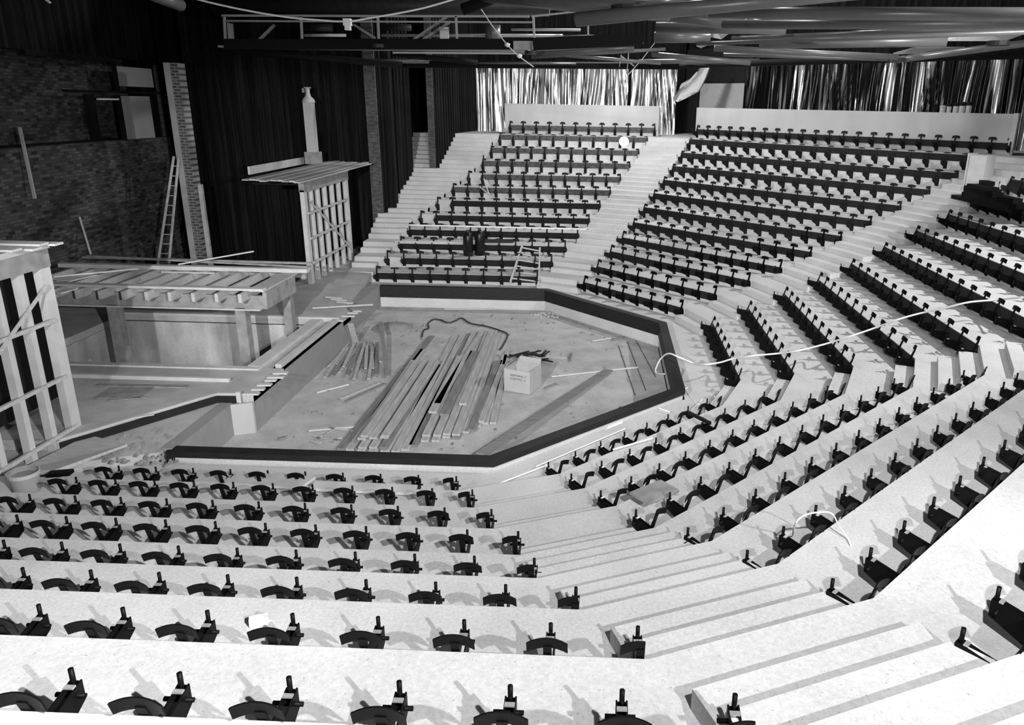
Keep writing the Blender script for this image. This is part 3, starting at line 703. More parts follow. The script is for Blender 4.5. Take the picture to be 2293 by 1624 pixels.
# ------------------------------------------------------------------ timber and rubbish on the stage floor
def Z3(x, y, z=STG): return atz(x/2.293+600, y/2.293+600, z)
stack = [  # near end, far end, width, level, material   (points read off the picture)
 ((375,932),(838,352),.12,0,'plank_dark'), ((420,935),(800,420),.12,0,'plank'), ((480,940),(735,500),.12,0,'plank'), ((540,945),(790,500),.13,0,'plank'), ((600,945),(870,500),.13,0,'plank'),
 ((485,925),(745,495),.12,1,'plank'), ((540,925),(800,490),.12,1,'plank'), ((592,925),(862,490),.12,1,'plank_dark'),
 ((480,880),(750,478),.12,2,'plank'), ((540,875),(805,482),.12,2,'plank'), ((595,872),(868,480),.12,2,'plank'),
 ((495,865),(765,478),.11,3,'plank'), ((600,865),(845,480),.11,3,'plank'),
 ((655,945),(965,345),.12,0,'plank'), ((705,935),(1003,342),.12,0,'plank'), ((745,915),(1035,340),.12,0,'plank_dark'),
 ((805,890),(1060,330),.12,0,'plank'), ((860,890),(1095,325),.12,0,'plank'), ((915,870),(1130,322),.12,0,'plank'), ((965,875),(1160,325),.12,0,'plank_dark'), ((1015,845),(1185,340),.12,0,'plank'),
 ((812,862),(1062,328),.12,1,'plank'), ((868,862),(1098,322),.12,1,'plank'), ((918,855),(1135,322),.12,1,'plank'), ((965,858),(1165,325),.12,1,'plank'),
 ((845,742),(988,455),.13,2,'plank'), ((905,755),(1060,430),.15,2,'plank_dark'), ((870,700),(1100,325),.11,2,'plank'), ((1000,700),(1150,322),.12,2,'plank'),
 ((1075,815),(1190,478),.11,0,'plank'), ((1115,800),(1215,450),.11,0,'plank'), ((1155,798),(1232,425),.1,0,'plank'), ((1045,835),(1180,480),.11,1,'plank_dark'), ((1095,790),(1205,500),.09,1,'plank')]
TH = .05
for i, (a_, b_, w, lv, m_) in enumerate(stack):
    z = STG+.03+lv*TH
    p, q = Z3(*a_, z), Z3(*b_, z)
    lab = '%s timber plank in the big stage heap, %s counted from its left, %s layer' % ('dark' if m_ == 'plank_dark' else 'pale', ORD[i], ORD[lv]) if i < 29 else '%s timber plank at the right side of the big heap, %s one there' % ('dark' if m_ == 'plank_dark' else 'pale', ORD[i-29])
    mb = MB().bar((0, 0, TH*.45), ((q-p).length, 0, TH*.45), w*1.2, TH*.9)
    o = link('timber_plank', mb.mesh('timber_plank', m_), None, p-Vector((0, 0, TH*.45))); o.rotation_euler = (0, 0, math.atan2((q-p).y, (q-p).x)); tag(o, lab, 'plank', 'heap of planks on the stage')
random.seed(11)
for i in range(17):
    f = i/16; nx = 255+f*300; ny = 560-10*math.sin(i*1.7)-(30 if i % 3 == 0 else 0); fx = 395+f*165; fy = 395+15*math.sin(i*2.3)
    if i % 2: nx += 40; ny -= 45
    p, q = Z3(nx, ny, STG+.02+.02*(i % 3)), Z3(fx, fy, STG+.02+.02*(i % 3))
    one('short_board', MB().bar(p, q, .07, .022), 'plank' if i % 4 else 'plank_dark', 'short thin board, %s from the left in the small heap by the grey wall' % ORD[i], 'board', 'small heap of boards by the grey wall')
c0 = Z3(1330, 460)
for i in range(24):
    a = random.uniform(-.5, 1.2); L = random.uniform(.25, .65); dx = random.uniform(-.3, .35); dy = random.uniform(-.2, .25)
    if i > 18: dx += .5; dy -= .25
    p = c0+Vector((dx-L/2*math.cos(a), dy-L/2*math.sin(a), .02+.02*(i % 6))); q = c0+Vector((dx+L/2*math.cos(a), dy+L/2*math.sin(a), .02+.02*((i*5) % 6)))
    one('stick', MB().bar(p, q, .03, .025), 'dark_timber' if i % 3 else 'plank', 'loose stick in the small dark woodpile behind the cardboard box', 'stick', 'woodpile behind the cardboard box')
one('timber_pole', MB().bar(Z3(578, 280, STG+.35), Z3(615, 560, STG+.03), .09, .05), 'plank_dark', 'single dark pole lying alone between the two board heaps', 'pole')
one('leaning_board', MB().bar(atz(785, 726, -.1), atz(797, 768, STG+.02), .14, .03), 'plank', 'short board leaning in the far corner of the grey stage wall', 'board')
for k, ((a_, b_, w, m_, lab)) in enumerate([((1095,958),(1750,525),.2,'plank_dark','wide dark plank lying diagonally along the near right rail'), ((1180,880),(1655,572),.1,'plank','narrow plank beside the wide diagonal plank near the right rail'),
    ((1455,558),(1900,510),.035,'light_timber','long thin pale batten on the floor right of the cardboard box'), ((1665,376),(1760,360),.04,'light_timber','short pale batten near the right end of the stage'),
    ((1765,370),(1830,355),.05,'plank_dark','short dark batten near the right end of the stage'), ((250,640),(415,598),.04,'light_timber','thin pale batten left of the big plank heap'),
    ((370,670),(570,590),.08,'plank','flat board just left of the big plank heap'), ((400,685),(600,595),.06,'plank_dark','dark board edge just left of the big plank heap'),
    ((210,835),(480,812),.05,'light_timber','pale batten crossing the splinters at the near left of the stage'), ((1420,618),(1480,595),.04,'plank_dark','small dark stick right of the cardboard box'),
    ((55,878),(95,868),.06,'plank_dark','small dark offcut lying alone at the near left of the stage'), ((905,211),(1160,211),.04,'light_timber','thin pale batten below the far rail'),
    ((1550,480),(1555,440),.04,'plank_dark','small dark stick beyond the woodpile')]):
    one('loose_board', MB().bar(Z3(*a_, STG+.03+(.3 if k == 0 else .02 if k == 1 else 0)), Z3(*b_, STG+.03+(.02 if k < 2 else 0)), w, .03), m_, lab, 'board')
for i in range(14):
    x = random.uniform(215, 440); y = random.uniform(815, 890); a = random.uniform(-1, 1); L = random.uniform(.08, .3)
    p = Z3(x, y, STG+.02+.01*(i % 3)); one('splinter', MB().bar(p, p+Vector((L*math.cos(a), L*math.sin(a), .02)), .04, .015), ('light_timber', 'plank', 'plank_dark')[i % 3], 'loose splinter of wood at the near left of the stage floor', 'splinter', 'splinters at the near left of the stage')
for i, (a_, b_) in enumerate((((1800,400),(1885,655)), ((1845,378),(1940,630)), ((1893,378),(1990,560)))):
    one('thin_rod', MB().tube(Z3(*a_, STG+.015), Z3(*b_, STG+.015), .008, 6), 'dark_metal', 'thin dark rod on the stage floor, %s of three near the right rail' % ORD[i], 'rod', 'thin rods near the right rail')
# cardboard box
bl, br_, bf = Z3(1213, 632), Z3(1345, 655), Z3(1392, 590)
bx = thing('cardboard_box', 'open cardboard box with printed lettering beside the plank heap', 'box', tuple(bl), math.atan2((br_-bl).y, (br_-bl).x))
wd = (br_-bl).length; dp = .55; hh = .5; t_ = .012
def lbx(a, b): return MB().box(a, b)
part('front_wall', lbx((0, 0, 0), (wd, t_, hh)), 'card', bx, world=False); part('back_wall', lbx((0, dp-t_, 0), (wd, dp, hh)), 'card', bx, world=False)
part('side_wall', lbx((0, t_, 0), (t_, dp-t_, hh)), 'card', bx, world=False); part('side_wall', lbx((wd-t_, t_, 0), (wd, dp-t_, hh)), 'card', bx, world=False); part('base', lbx((0, 0, 0), (wd, dp, t_)), 'card', bx, world=False)
part('flap', MB().hexa([(0, 0, hh), (t_, 0, hh), (t_, dp, hh), (0, dp, hh)], [(.1, .05, hh+.12), (.1+t_, .05, hh+.12), (.1+t_, dp*.7, hh+.12), (.1, dp*.7, hh+.12)]), 'card', bx, world=False)
part('flap', MB().hexa([(.02, dp, hh), (wd-.02, dp, hh), (wd-.02, dp+t_, hh), (.02, dp+t_, hh)], [(.05, dp+.1, hh+.08), (wd-.05, dp+.1, hh+.08), (wd-.05, dp+.1+t_, hh+.08), (.05, dp+.1+t_, hh+.08)]), 'card', bx, world=False)
for j, (tx, w_) in enumerate((('GERMARAL C', .24), ('COATING  A', .22))):
    cu = bpy.data.curves.new('print', 'FONT'); cu.body = tx; cu.size = .062; cu.extrude = .001; o = bpy.data.objects.new('tmp', cu); col.objects.link(o)
    dg = bpy.context.evaluated_depsgraph_get(); me = bpy.data.meshes.new_from_object(o.evaluated_get(dg)); bpy.data.objects.remove(o)
    me.materials.clear(); me.materials.append(MATS['ink']); q = link('printed_lettering', me, bx, (.14, -.002, hh-.14-.075*j)); q.rotation_euler = (PI/2, 0, 0)
# debris patch lumps
random.seed(21)
for i, (px, py, r, lab) in enumerate(((1440,235,.5,'patch of small rubble on the far right of the stage'), (640,300,.45,'dark mound of rubble near the far left corner of the stage'))):
    mb = MB(); 
    for k in range(60):
        c = Z3(px, py)+Vector((random.gauss(0, r*.6), random.gauss(0, r*.5), 0)); s_ = random.uniform(.015, .05)
        mb.hexa([c+Vector((-s_, -s_*.7, 0)), c+Vector((s_, -s_, 0)), c+Vector((s_*.8, s_, 0)), c+Vector((-s_, s_*.9, 0))], [c+Vector((-s_*.5, -s_*.4, s_)), c+Vector((s_*.6, -s_*.5, s_*.8)), c+Vector((s_*.5, s_*.6, s_)), c+Vector((-s_*.4, s_*.5, s_*1.1))])
    o = one('rubble', mb, 'plank_dark' if i else 'plank', lab, 'rubble'); o['kind'] = 'stuff'
c = Z3(640, 310)
mb = MB().lathe([(.55, 0), (.45, .05), (.25, .1), (0, .13)], tuple(c), 14); one('sand_mound', mb, 'grey_timber', 'low dark heap of swept dirt at the far left corner of the stage', 'heap', smooth=True)
random.seed(51); mb = MB()
for k in range(260):                                       # dust and chips all over the sunken floor
    c = Vector((random.uniform(-3.4, 3.4), random.uniform(-4.6, 4.6), STG))
    if abs(c.x)+abs(c.y) > 6.6: continue
    s_ = random.uniform(.008, .028); L = random.uniform(.5, 3); a = random.uniform(0, PI); d = Vector((math.cos(a), math.sin(a), 0))*s_*L; e_ = Vector((-math.sin(a), math.cos(a), 0))*s_
    mb.hexa([c-d-e_, c+d-e_, c+d+e_, c-d+e_], [c-d*.8-e_*.7+Vector((0, 0, s_)), c+d*.8-e_*.7+Vector((0, 0, s_)), c+d*.8+e_*.7+Vector((0, 0, s_)), c-d*.8+e_*.7+Vector((0, 0, s_))])
o = one('wood_chips', mb, 'plank_dark', 'wood chips strewn over the whole sunken stage floor', 'chips'); o['kind'] = 'stuff'
# crumpled line of cable at the head of the planks
pts = [Z3(x, y, STG+.03) for x, y in ((790,355),(800,320),(825,310),(822,285),(850,265),(885,268),(925,282),(960,272),(995,258),(1040,285),(1120,300),(1200,325),(1230,345),(1205,400),(1190,420))]
def smooth_pts(p, n=5):
    out = []
    for i in range(len(p)-1):
        a, b, c_, d = p[max(i-1, 0)], p[i], p[i+1], p[min(i+2, len(p)-1)]
        for k in range(n):
            t = k/n; out.append(.5*((2*b)+(c_-a)*t+(2*a-5*b+4*c_-d)*t*t+(3*b-a-3*c_+d)*t**3))
    return out+[p[-1]]
one('floor_cable', MB().path(smooth_pts(pts), .02), 'dark_metal', 'dark cable snaking over the floor beyond the planks', 'cable', smooth=True)
# white hose over the rail and the right block
hp = [atz(1497, 745+85, STG+.05), atz(1478, 838, STG+.1), atz(1470, 828, STG+.15)]
q = atz(1476, 806, -.2); q2 = atz(1495, 790, .0); hp += [q, q2]
hp = [atz(1500, 836, STG+.03), atz(1480, 838, STG+.05), atz(1468, 832, STG+.2), atz(1478, 806, -.3), atz(1497, 792, -.02), atz(1522, 801, .0), atz(1550, 812, -.15)]
for x, y in ((1580,816),(1612,812),(1640,804),(1685,797),(1740,792),(1790,785),(1850,770),(1905,753),(1955,736),(2010,716),(2060,702),(2115,690),(2170,677),(2230,672),(2290,666)): hp.append(on_tier(x, y, .42))
one('white_hose', MB().path(smooth_pts(hp), .018, 8), 'rope', 'long pale hose crossing the seat rows of the right block to the stage', 'hose', smooth=True)
hs = [on_tier(1533, 868, .02), on_tier(1545, 885, .02), on_tier(1562, 905, .02), on_tier(1575, 892, .1), on_tier(1600, 888, .3)]
one('white_string', MB().path(smooth_pts(hs), .008, 6), 'rope', 'thin white cord running from the rail corner to the first seats', 'cord')
# loops of wire near camera, right
wl = [on_tier(1775, 1200, .05), on_tier(1780, 1175, .3), on_tier(1800, 1155, .4), on_tier(1830, 1148, .45), on_tier(1862, 1150, .4), on_tier(1880, 1180, .2), on_tier(1898, 1205, .05), on_tier(1905, 1222, .02)]
one('wire_loop', MB().path(smooth_pts(wl), .006, 6), 'rope', 'loop of pale wire arching over brackets near the gangway end of the near right block', 'wire')
wl = [on_tier(1712, 1220, .02), on_tier(1716, 1240, .05), on_tier(1722, 1246, .05)]
# catenary festoon cable high on the left with a white lamp holder
fz = [aty(x, y, 0) for x, y in ((425,-6),(480,8),(560,25),(640,38),(700,44),(775,48),(830,40),(900,28),(960,15),(1030,-6))]
one('festoon_cable', MB().path(smooth_pts(fz), .018), 'white', 'white cable sagging across the dark grid at the top left', 'cable', smooth=True)
q = aty(778, 48, 0); one('lamp_holder', MB().box((q.x-.07, q.y-.06, q.z-.08), (q.x+.07, q.y+.06, q.z+.05)).box((q.x-.05, q.y-.05, q.z-.16), (q.x+.05, q.y+.05, q.z-.08)), 'white', 'small white lamp holder hanging on the sagging cable', 'lamp')
fz = [aty(x, y, 6) for x, y in ((1073,14),(1100,55),(1135,100),(1160,125),(1195,150))]
one('drop_cord', MB().path(fz, .014), 'rope', 'pale cord running down to the far left foil curtain', 'cord')
for x, y in ((1136, 101), (1163, 126)):
    q = aty(x, y, 6); one('cord_lamp', MB().lathe([(0, -.06), (.07, -.02), (.08, .03), (0, .07)], tuple(q), 12), 'white', 'small white lamp on the pale cord, %s one' % ('upper' if x == 1136 else 'lower'), 'lamp', smooth=True)
fz = [aty(x, y, 9) for x, y in ((1466,96),(1440,130),(1406,168))]
one('drop_cord', MB().path(fz, .012), 'rope', 'short slanting cord in front of the right foil curtain', 'cord')

# ladder leaning on the far left block
a0, a1, b0, b1 = aty(1143, 632, 6.15), aty(1206, 640, 6.1), aty(1170, 548, 8.0), aty(1209, 556, 8.0)
ld = thing('step_ladder', 'short wooden ladder lying up the first rows of the far left block', 'ladder', tuple(a0))
part('stile', MB().bar(a0, b0, .05, .07), 'light_timber', ld); part('stile', MB().bar(a1, b1, .05, .07), 'light_timber', ld)
for f in (.1, .28, .42, .58, .75, .92): part('rung', MB().bar(a0.lerp(b0, f), a1.lerp(b1, f), .07, .03), 'light_timber', ld)
# two black rolls standing among the seats
for i, (px, py, r, h_, lab) in enumerate(((1049,572,.16,.75,'left one of two black cylinders standing in the far left block'), (1075,571,.16,.8,'right one of two black cylinders standing in the far left block'))):
    q = on_tier(px, py, 0)
    o = thing('gas_cylinder', lab, 'cylinder', tuple(q), 0, 'pair of black cylinders')
    part('body', MB().lathe([(0, 0), (r, 0), (r, h_*.82), (r*.8, h_*.93), (r*.35, h_), (0, h_)], tuple(q), 18), 'black_rubber', o, smooth=True)
    part('valve', MB().tube(q+Vector((0, 0, h_)), q+Vector((0, 0, h_+.07)), .05, 10), 'dark_metal', o)
# white round dish on the eleventh row
q = aty(1397, 318, dist(11)-.35)
mb = MB().lathe([(0, .0), (.08, .01), (.19, .09), (.2, .12), (.19, .12), (.07, .03), (0, .02)], (0, 0, 0), 24)
o = tag(link('white_dish', mb.mesh('white_dish', 'white', True), None, (q.x, q.y, q.z)), 'round white dish propped on the second highest row of the far left block', 'dish'); o.rotation_euler = (math.radians(80), 0, 0)
# white rail over row four and boards on rows of the far left block
u = ROWS[(1, 4)]; y4 = dist(4)-.05
one('pale_batten', MB().box((-max(u), y4-.02, ZK[3]+.42), (-min(u)+.3, y4+.02, ZK[3]+.46)), 'white', 'long white batten resting across the fourth row of the far left block', 'batten')
a_, b_ = aty(876, 543, dist(3)-.2), aty(908, 542, dist(3)-.2)
one('board_sheet', MB().bar(aty(885, 542, dist(3)-.12), aty(1040, 545, dist(3)-.12), .03, .09), 'light_timber', 'long pale board laid along the third row of the far left block', 'board')
one('board_sheet', MB().bar(aty(1085, 540, dist(3)-.12), aty(1150, 540, dist(3)-.12), .05, .12), 'dark_timber', 'dark board beside the black cylinders on the third row', 'board')
one('timber_strip', MB().bar(aty(875, 597, dist(1)-.4), aty(932, 597, dist(1)-.4), .05, .03), 'light_timber', 'pale strip on the first row at the left end of the far left block', 'timber')
for a_, b_, lab in (((1076,420),(1098,437),'short pale stick propped on the seventh row of the far left block'), ((1083,400),(1095,435),'thin grey stick standing against the seventh row of the far left block')):
    one('stick', MB().bar(aty(*a_, dist(7)-.2), aty(*b_, dist(7)-.4), .03, .03), 'light_timber', lab, 'stick')
# items in the near blocks
q = on_tier(690, 1083, .03); one('long_board', MB().bar(on_tier(352, 1062, .1), on_tier(690, 1082, .1), .32, .04), 'light_timber', 'long pale board lying along the front row of the near left block', 'board')
one('long_board', MB().bar(on_tier(700, 1088, .08), on_tier(930, 1098, .08), .22, .04), 'light_timber', 'second pale board continuing along the front row of the near left block', 'board')
q = on_tier(578, 1388, .0); one('wood_block', MB().bar(on_tier(558, 1394, .03), on_tier(600, 1386, .03), .05, .06), 'white', 'small white wooden block on the seventh row of the near left block', 'block')
a_, b_ = on_tier(1430, 1117, .22), on_tier(1500, 1088, .22); one('loose_slab', MB().bar(a_, b_, .3, .03), 'grey_timber', 'grey slab lying on the fourth row of the near right block', 'slab')
for (x0_, y0_, x1_, y1_, r, lab) in ((1373,1007,1460,982,.014,'pale rod lying across the front rows of the near right block'), (1200,1045,1400,960,.01,'thin white rod along the front edge of the near right block'), (1120,1082,1230,1040,.012,'thin white rod on the walkway by the near gangway'), (1475,914,1500,923,.012,'short white stick beside the near right front row'), (1480,905,1540,868,.012,'short white stick near the rail corner')):
    one('pale_rod', MB().tube(on_tier(x0_, y0_, .05), on_tier(x1_, y1_, .05), r, 6), 'white', lab, 'rod')
q = on_tier(1370, 945, .02); one('paper_sheet', MB().hexa([on_tier(1352, 965, .01), on_tier(1395, 948, .01), on_tier(1392, 935, .01), on_tier(1380, 940, .01)], [on_tier(1352, 965, .02), on_tier(1395, 948, .02), on_tier(1392, 935, .02), on_tier(1380, 940, .02)]), 'white', 'white sheet of paper on the walkway below the near right rail', 'paper')
one('dark_bar', MB().bar(on_tier(1542, 924, .35), on_tier(1590, 948, .3), .04, .05), 'black_steel', 'black steel bar laid across two brackets of the near right front rows', 'bar')
one('loose_cover', MB().bar(on_tier(110, 1062, .1), on_tier(160, 1058, .12), .12, .05), 'black_steel', 'black folded cover on the ground beside the bucket', 'cover')
# bucket
q = atz(62, 1100, 0); bk = thing('bucket', 'pale metal bucket at the left edge beside the near tower', 'bucket', (q.x, q.y, -.14))
part('body', MB().lathe([(0, 0), (.14, 0), (.17, .42), (.16, .42), (.135, .02), (0, .02)], (q.x, q.y, -.14), 24), 'plaster', bk, smooth=True)
part('rim', MB().lathe([(.168, .38), (.185, .38), (.185, .43), (.168, .43)], (q.x, q.y, -.14), 24), 'panel', bk)
part('contents', MB().lathe([(0, .37), (.155, .37)], (q.x, q.y, -.14), 24), 'plaster', bk)
# cabinet and black heap at the right of the long block
bw = nrm(2); q = on_tier(2183, 428, 0)
cab = thing('white_cupboard', 'white cupboard standing in the gangway right of the long far block', 'cupboard', tuple(q), math.radians(-50))
part('body', MB().box((-.2, -.25, 0), (.3, .25, 1.0)), 'panel', cab, world=False); part('side_panel', MB().box((-.24, -.27, 0), (-.2, .25, 1.03)), 'light_timber', cab, world=False); part('door', MB().box((-.17, -.27, .04), (.28, -.25, .97)), 'light_timber', cab, world=False)
random.seed(31)
hb = on_tier(2225, 462, 0)
hpq = thing('seat_parts_heap', 'heap of black seat parts piled on the row right of the white cupboard', 'heap', tuple(hb))
for i, (x0_, y0_, x1_, y1_, w_, h_) in enumerate(((2150,436,2290,474,.5,.1),(2172,436,2280,462,.45,.14),(2178,430,2270,452,.4,.14),(2176,425,2228,437,.4,.12),(2174,420,2226,430,.36,.1),(2180,415,2222,424,.32,.08),(2202,408,2218,412,.2,.1),(2240,446,2276,450,.3,.12))):
    z_ = hb.z+.08+(.0, .14, .26, .38, .48, .56, .62, .3)[i]
    part('seat_part', MB().bar(atz(x0_, y0_+ (0 if i else 4), z_), atz(x1_, y1_, z_), w_, h_), 'black_steel', hpq)
# white boards standing on the gangway step of the right block
for i, (px, py, w, lab) in enumerate(((1640,592,0,''),)): pass
for (x0_, y0_, x1_, y1_, lab) in ((1860,552,1882,585,'small bracket plate lying at the right end of the fifth row of the long block'),):
    one('loose_plate', MB().bar(on_tier(x0_, y0_, .1), on_tier(x1_, y1_, .02), .12, .03), 'grey_timber', lab, 'plate')

# ------------------------------------------------------------------ grid, catwalk and trusses overhead
cw = thing('catwalk', 'suspended catwalk with handrails below the dark roof at the top left', 'catwalk', (-4, 13, 7))
YC1 = 8.5
def cpt(x, y, Y=YC1): return aty(x, y, Y)
def cwb(nm, a_, b_, w, h_, m_, Y=YC1, dy=0): part(nm, MB().bar(cpt(*a_, Y+dy), cpt(*b_, Y+dy), w, h_), m_, cw)
cwb('floor_beam', (502, 99), (1195, 99), .12, .3, 'black')
cwb('underside_board', (502, 106), (1185, 113), .8, .06, 'light_timber', dy=.5)
cwb('edge_tube', (880, 118), (1190, 120), .05, .05, 'panel', dy=-.1)
cwb('handrail', (497, 35), (1185, 37), .06, .06, 'panel')
cwb('mid_rail', (502, 47), (1192, 50), .05, .05, 'card')
for x, y in ((502, 60), (674, 58), (846, 58), (1021, 60), (1194, 62)): part('upright', MB().bar(cpt(x, 36), cpt(x+3, 96), .06, .06), 'panel', cw)
cwb('side_panel', (1150, 102), (1193, 102), .1, .25, 'card', dy=-.1)
part('box_panel', MB().bar(cpt(515, 52, YC1+.3), cpt(518, 92, YC1+.3), .3, .05), 'card', cw)
for a_, b_, w, lab in (((615,56),(578,92),.12,'l'), ((792,55),(840,85),.14,'m'), ((1000,38),(925,90),.16,'r'), ((1010,48),(945,90),.1,'s')): part('brace', MB().bar(cpt(*a_, YC1+.6), cpt(*b_, YC1+.6), w, .06), 'card', cw)
cwb('floor_beam', (1195, 99), (1440, 88), .12, .35, 'black', Y=YC1-.2)
cwb('underside_board', (1200, 112), (1440, 98), .5, .05, 'timber', Y=YC1)
cwb('handrail', (1190, 37), (1300, 25), .05, .05, 'panel')
part('upright', MB().bar(cpt(1317, 50), cpt(1317, 84), .05, .05), 'panel', cw)
def tubel(name, a_, Ya, b_, Yb, r, m_, lab, cat='tube'): return one(name, MB().tube(aty(*a_, Ya), aty(*b_, Yb), r, 14), m_, lab, cat, smooth=True)
# far pipes behind the catwalk
for i, (a_, b_, r, m_) in enumerate((((680,62),(745,62),.12,'dark_metal'), ((682,79),(775,79),.05,'white'), ((855,79),(1260,80),.05,'panel'), ((480,12),(1230,14),.3,'dark_metal'), ((1145,66),(1300,67),.04,'panel'), ((1260,82),(1360,81),.04,'panel'), ((1150,19),(1240,20),.03,'panel'), ((860,62),(920,62),.1,'dark_metal'))):
    tubel('roof_pipe', a_, 10.2, b_, 10.2, r, m_, 'horizontal pipe behind the catwalk, %s one' % ORD[i], 'pipe')
tubel('round_duct', (1104, 55), 10, (1104, 92), 10, .24, 'tube_grey', 'short upright round duct behind the catwalk', 'duct')
q = aty(995, 76, 9.6); one('white_notice', MB().box((q.x-.14, q.y-.02, q.z-.18), (q.x+.14, q.y+.02, q.z+.2)), 'white', 'small white box mounted behind the catwalk rails', 'box')
tubel('slanted_duct', (340, -12), 3, (405, 12), 4, .14, 'tube_grey', 'end of a slanted grey beam at the top left', 'beam')
q = aty(104, -2, 0); one('hanging_tag', MB().bar(aty(96, -6, 0), aty(112, 6, 0), .05, .03), 'white', 'white scrap hanging at the very top left', 'scrap')
TB = [ # a, Ya, b, Yb, r, label
 ((1290,44),-2,(1960,-22),-3,.115,'thick grey tube rising to the right from the nearest truss joint'),
 ((1080,-14),2,(1500,28),-1,.17,'thick grey tube running down to the nearest truss joint from the left'),
 ((1430,18),-1,(1540,-12),2,.1,'short tube branching upward from the nearest truss joint'),
 ((1035,22),2,(1130,-14),2,.12,'dark box tube entering the picture left of the truss joint'),
 ((1590,28),-1,(2400,33),-3.5,.1,'longest thick tube crossing the top right of the picture'),
 ((1620,55),0,(2400,52),-3.5,.085,'second thick tube just below the longest one'),
 ((1470,30),1,(1700,58),1,.13,'flat grey tube meeting the second truss joint from the left'),
 ((1470,62),3,(1760,64),2,.12,'grey tube left of the second truss joint'),
 ((1465,84),5,(1590,84),5,.13,'tube with a bright edge in the middle of the grid'),
 ((1640,86),3,(2350,58),-1,.05,'thin tube below the two thick ones on the right'),
 ((1560,98),5,(2350,70),1,.05,'thin dark tube in the shadow of the right trusses'),
 ((1700,98),4,(2120,92),3,.12,'tube ending at the first pale gusset on the right'),
 ((1600,108),6,(2010,128),6,.08,'tube sloping down to the right lowest joint'),
 ((1620,122),8,(2010,134),7,.05,'thin tube below the sloping one'),
 ((2010,134),7,(2350,90),4,.09,'tube rising right from the lowest right joint'),
 ((1460,122),9,(1680,141),9,.08,'tube with bright streak above the right foil curtain'),
 ((1430,138),10,(1700,136),10,.07,'grey tube just above the right foil curtain'),
 ((820,137),9.6,(960,137),9.6,.07,'grey tube under the catwalk above the dark wall'),
 ((1060,141),10,(1290,143),10,.03,'thin bright tube above the far left foil curtain'),
 ((1190,118),9,(1480,142),9,.05,'thin tube crossing above the foil curtain downward'),
 ((1190,128),9,(1490,110),9,.05,'thin tube crossing above the foil curtain upward'),
 ((1220,120),9,(1420,108),9,.1,'short light tube at the right end of the catwalk'),
 ((500,110),9,(900,146),9.5,.1,'dark tube sloping beneath the catwalk'),
 ((880,120),9.3,(1070,141),9.8,.08,'dark tube from the catwalk joint to the curtain top'),
 ((900,144),10.2,(1520,148),10.4,.11,'black tube along the top of the foil curtain'),
 ((1500,147),11,(2350,122),6,.1,'black tube along the top of the right sheeting')]
for i, (a_, Ya, b_, Yb, r, lab) in enumerate(TB):
    tubel('truss_tube', a_, Ya, b_, Yb, r, 'tube_grey' if i not in (3, 22, 23, 24, 25) else 'black', lab)
for i, (P4, Yg, lab) in enumerate((([(2000,122),(2050,108),(2160,108),(2090,120)], 6.5, 'left pale gusset panel between the right tubes'), ([(2110,92),(2200,68),(2330,64),(2250,92)], 3.5, 'right pale gusset panel at the edge of the picture'),
    ([(1590,83),(1605,70),(1640,70),(1615,88)], 2.6, 'upper small gusset in the middle of the grid'), ([(1560,104),(1575,97),(1595,97),(1570,108)], 5.4, 'lower small gusset in the middle of the grid'))):
    pts_ = [aty(x, y, Yg+.35*j) for j, (x, y) in enumerate(P4)]; n_ = Vector((0, 0, .04)); one('gusset_panel', MB().hexa(pts_, [p+n_ for p in pts_]), 'timber', lab, 'panel')
for i, (x, y, Y, s_) in enumerate(((1405,20,-1,.3),(1640,50,1.2,.3),(2010,134,7,.25),(2235,97,3.6,.25),(846,103,YC1,.22),(1190,118,YC1-.3,.2))):
    q = aty(x, y, Y); one('joint_plate', MB().tube(q-Vector((0, 0, .05)), q+Vector((0, 0, .05)), s_, 18), 'dark_metal', 'round steel joint plate, %s of the truss joints from nearest' % ORD[i], 'joint')
tubel('bright_rod', (1668,48), .5, (1690,38), .3, .035, 'white', 'short bright rod sticking up from the second truss joint')
one('hanging_board', MB().bar(aty(1390, 125, 9.5), aty(1420, 148, 9.5), .2, .04), 'timber', 'small board hanging askew above the foil curtain', 'board')
for x, y0_, y1_ in ((1391,122,150),(1408,115,160)): one('hanging_string', MB().tube(aty(x, y0_, 9.5), aty(x-4, y1_, 9.5), .012, 6), 'white', 'thin string hanging beside the askew board, %s one' % ('left' if x == 1391 else 'right'), 'string')

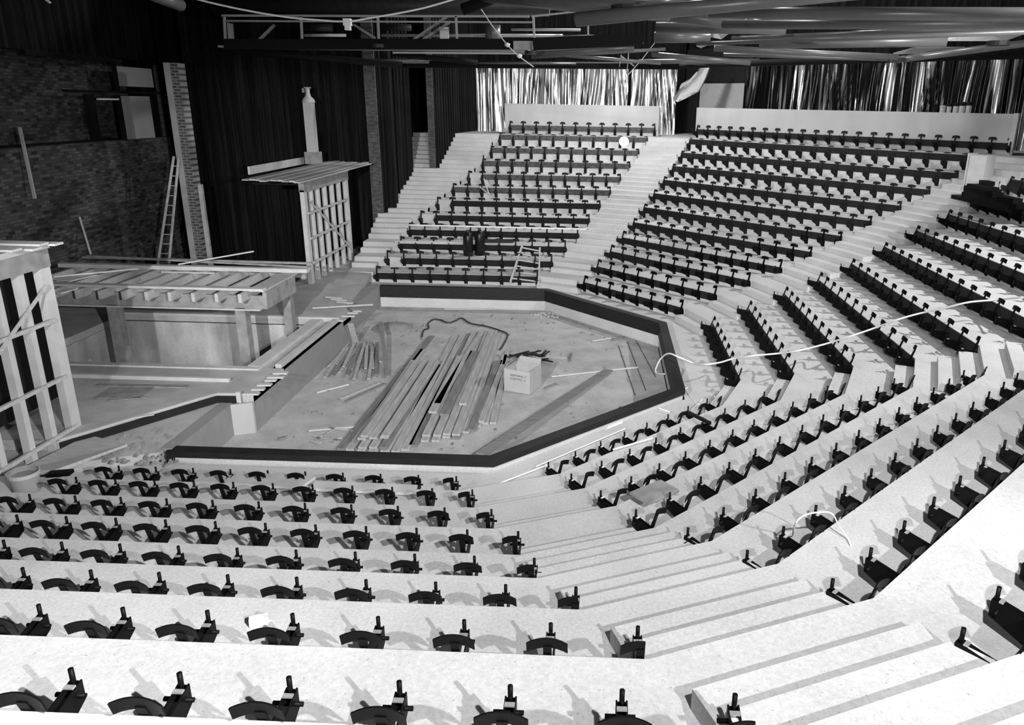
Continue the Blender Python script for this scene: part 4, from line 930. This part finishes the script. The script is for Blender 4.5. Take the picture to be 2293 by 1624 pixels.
# ------------------------------------------------------------------ lights
def spot(name, loc, target, power, angle, blend, r=.05):
    l = bpy.data.lights.new(name, 'SPOT'); l.energy = power; l.spot_size = math.radians(angle); l.spot_blend = blend; l.shadow_soft_size = r
    o = bpy.data.objects.new(name, l); col.objects.link(o); o.location = loc
    o.rotation_euler = (Vector(target)-Vector(loc)).to_track_quat('-Z', 'Y').to_euler(); return o
def point(name, loc, power, r=.05):
    l = bpy.data.lights.new(name, 'POINT'); l.energy = power; l.shadow_soft_size = r; o = bpy.data.objects.new(name, l); col.objects.link(o); o.location = loc; return o
LB = (3.4, -14.3, 4.95); LA = (4.7, -15.8, 5.3)
def flood(loc, power, prof, r=.03):                        # floodlight; profile shaped to even out near and far, most light thrown far out
    o = point('flood_lamp', loc, power, r); l = o.data; l.use_nodes = True; nt = l.node_tree
    em = next(n for n in nt.nodes if n.type == 'EMISSION')
    tc = nt.nodes.new('ShaderNodeNewGeometry'); sp = nt.nodes.new('ShaderNodeSeparateXYZ'); nt.links.new(tc.outputs['Incoming'], sp.inputs[0])
    mr = nt.nodes.new('ShaderNodeMapRange'); mr.inputs['From Min'].default_value = 1; mr.inputs['From Max'].default_value = -1
    nt.links.new(sp.outputs['Z'], mr.inputs['Value'])       # 0 = straight up, .5 = level, 1 = straight down
    cr = nt.nodes.new('ShaderNodeValToRGB'); mx = max(v for _, v in prof); el = cr.color_ramp.elements
    prof = sorted(prof)
    for i, (dz, v) in enumerate(prof):
        pos = (1+dz)/2; e = el[i] if i < 2 else el.new(pos); e.position = pos; e.color = (v/mx, v/mx, v/mx, 1)
    nt.links.new(mr.outputs['Result'], cr.inputs['Fac'])
    mu = nt.nodes.new('ShaderNodeMath'); mu.operation = 'MULTIPLY'; mu.inputs[1].default_value = mx
    nt.links.new(cr.outputs['Color'], mu.inputs[0]); nt.links.new(mu.outputs[0], em.inputs['Strength']); return o
NEAR = [(-1, .8), (-.05, 1.2), (0, 3.5), (.1, 4.5), (.25, 5), (.38, 5), (.5, 4.2), (.6, 2.5), (.7, 1.15), (.85, .6), (1, .4)]
FAR = [(-1, .5), (-.05, 1), (0, 8), (.1, 12), (.25, 12), (.36, 9), (.45, 4), (.55, .3), (1, 0)]
flood(LB, 820, NEAR)
flood(LA, 480, NEAR)
FL = (-1.6, -15.2, 5.5)
o = flood(FL, 850, FAR); o.data.type = 'SPOT'; o.data.spot_size = math.radians(62); o.data.spot_blend = .55

o.rotation_euler = (Vector((.2, 8, 1.5))-Vector(FL)).to_track_quat('-Z', 'Y').to_euler()
for x, y, z, e, r in ((3, 12, 9.2, 2200, .35), (9, 6, 9.2, 500, .35), (-3, -9, 9.2, 100, .35)):  # unseen overhead fill that gives the treads their base light
    point('unseen_lamp', (x, y, z), e, r)
point('tube_fill_lamp', (4, 2, 9.7), 260, .3)  # unseen lamp added to brighten the tops of the tubes
spot('unseen_lamp', (14.5, -3.5, 8.8), (7.5, 1.5, .5), 4600, 95, .5, .1)
w = bpy.data.worlds.new('world'); sc.world = w; w.use_nodes = True
w.node_tree.nodes['Background'].inputs[0].default_value = (1, 1, 1, 1); w.node_tree.nodes['Background'].inputs[1].default_value = .006
vs = sc.view_settings; vs.view_transform = 'Standard'; vs.look = 'None'; vs.exposure = 0; vs.gamma = 1; vs.use_curve_mapping = False
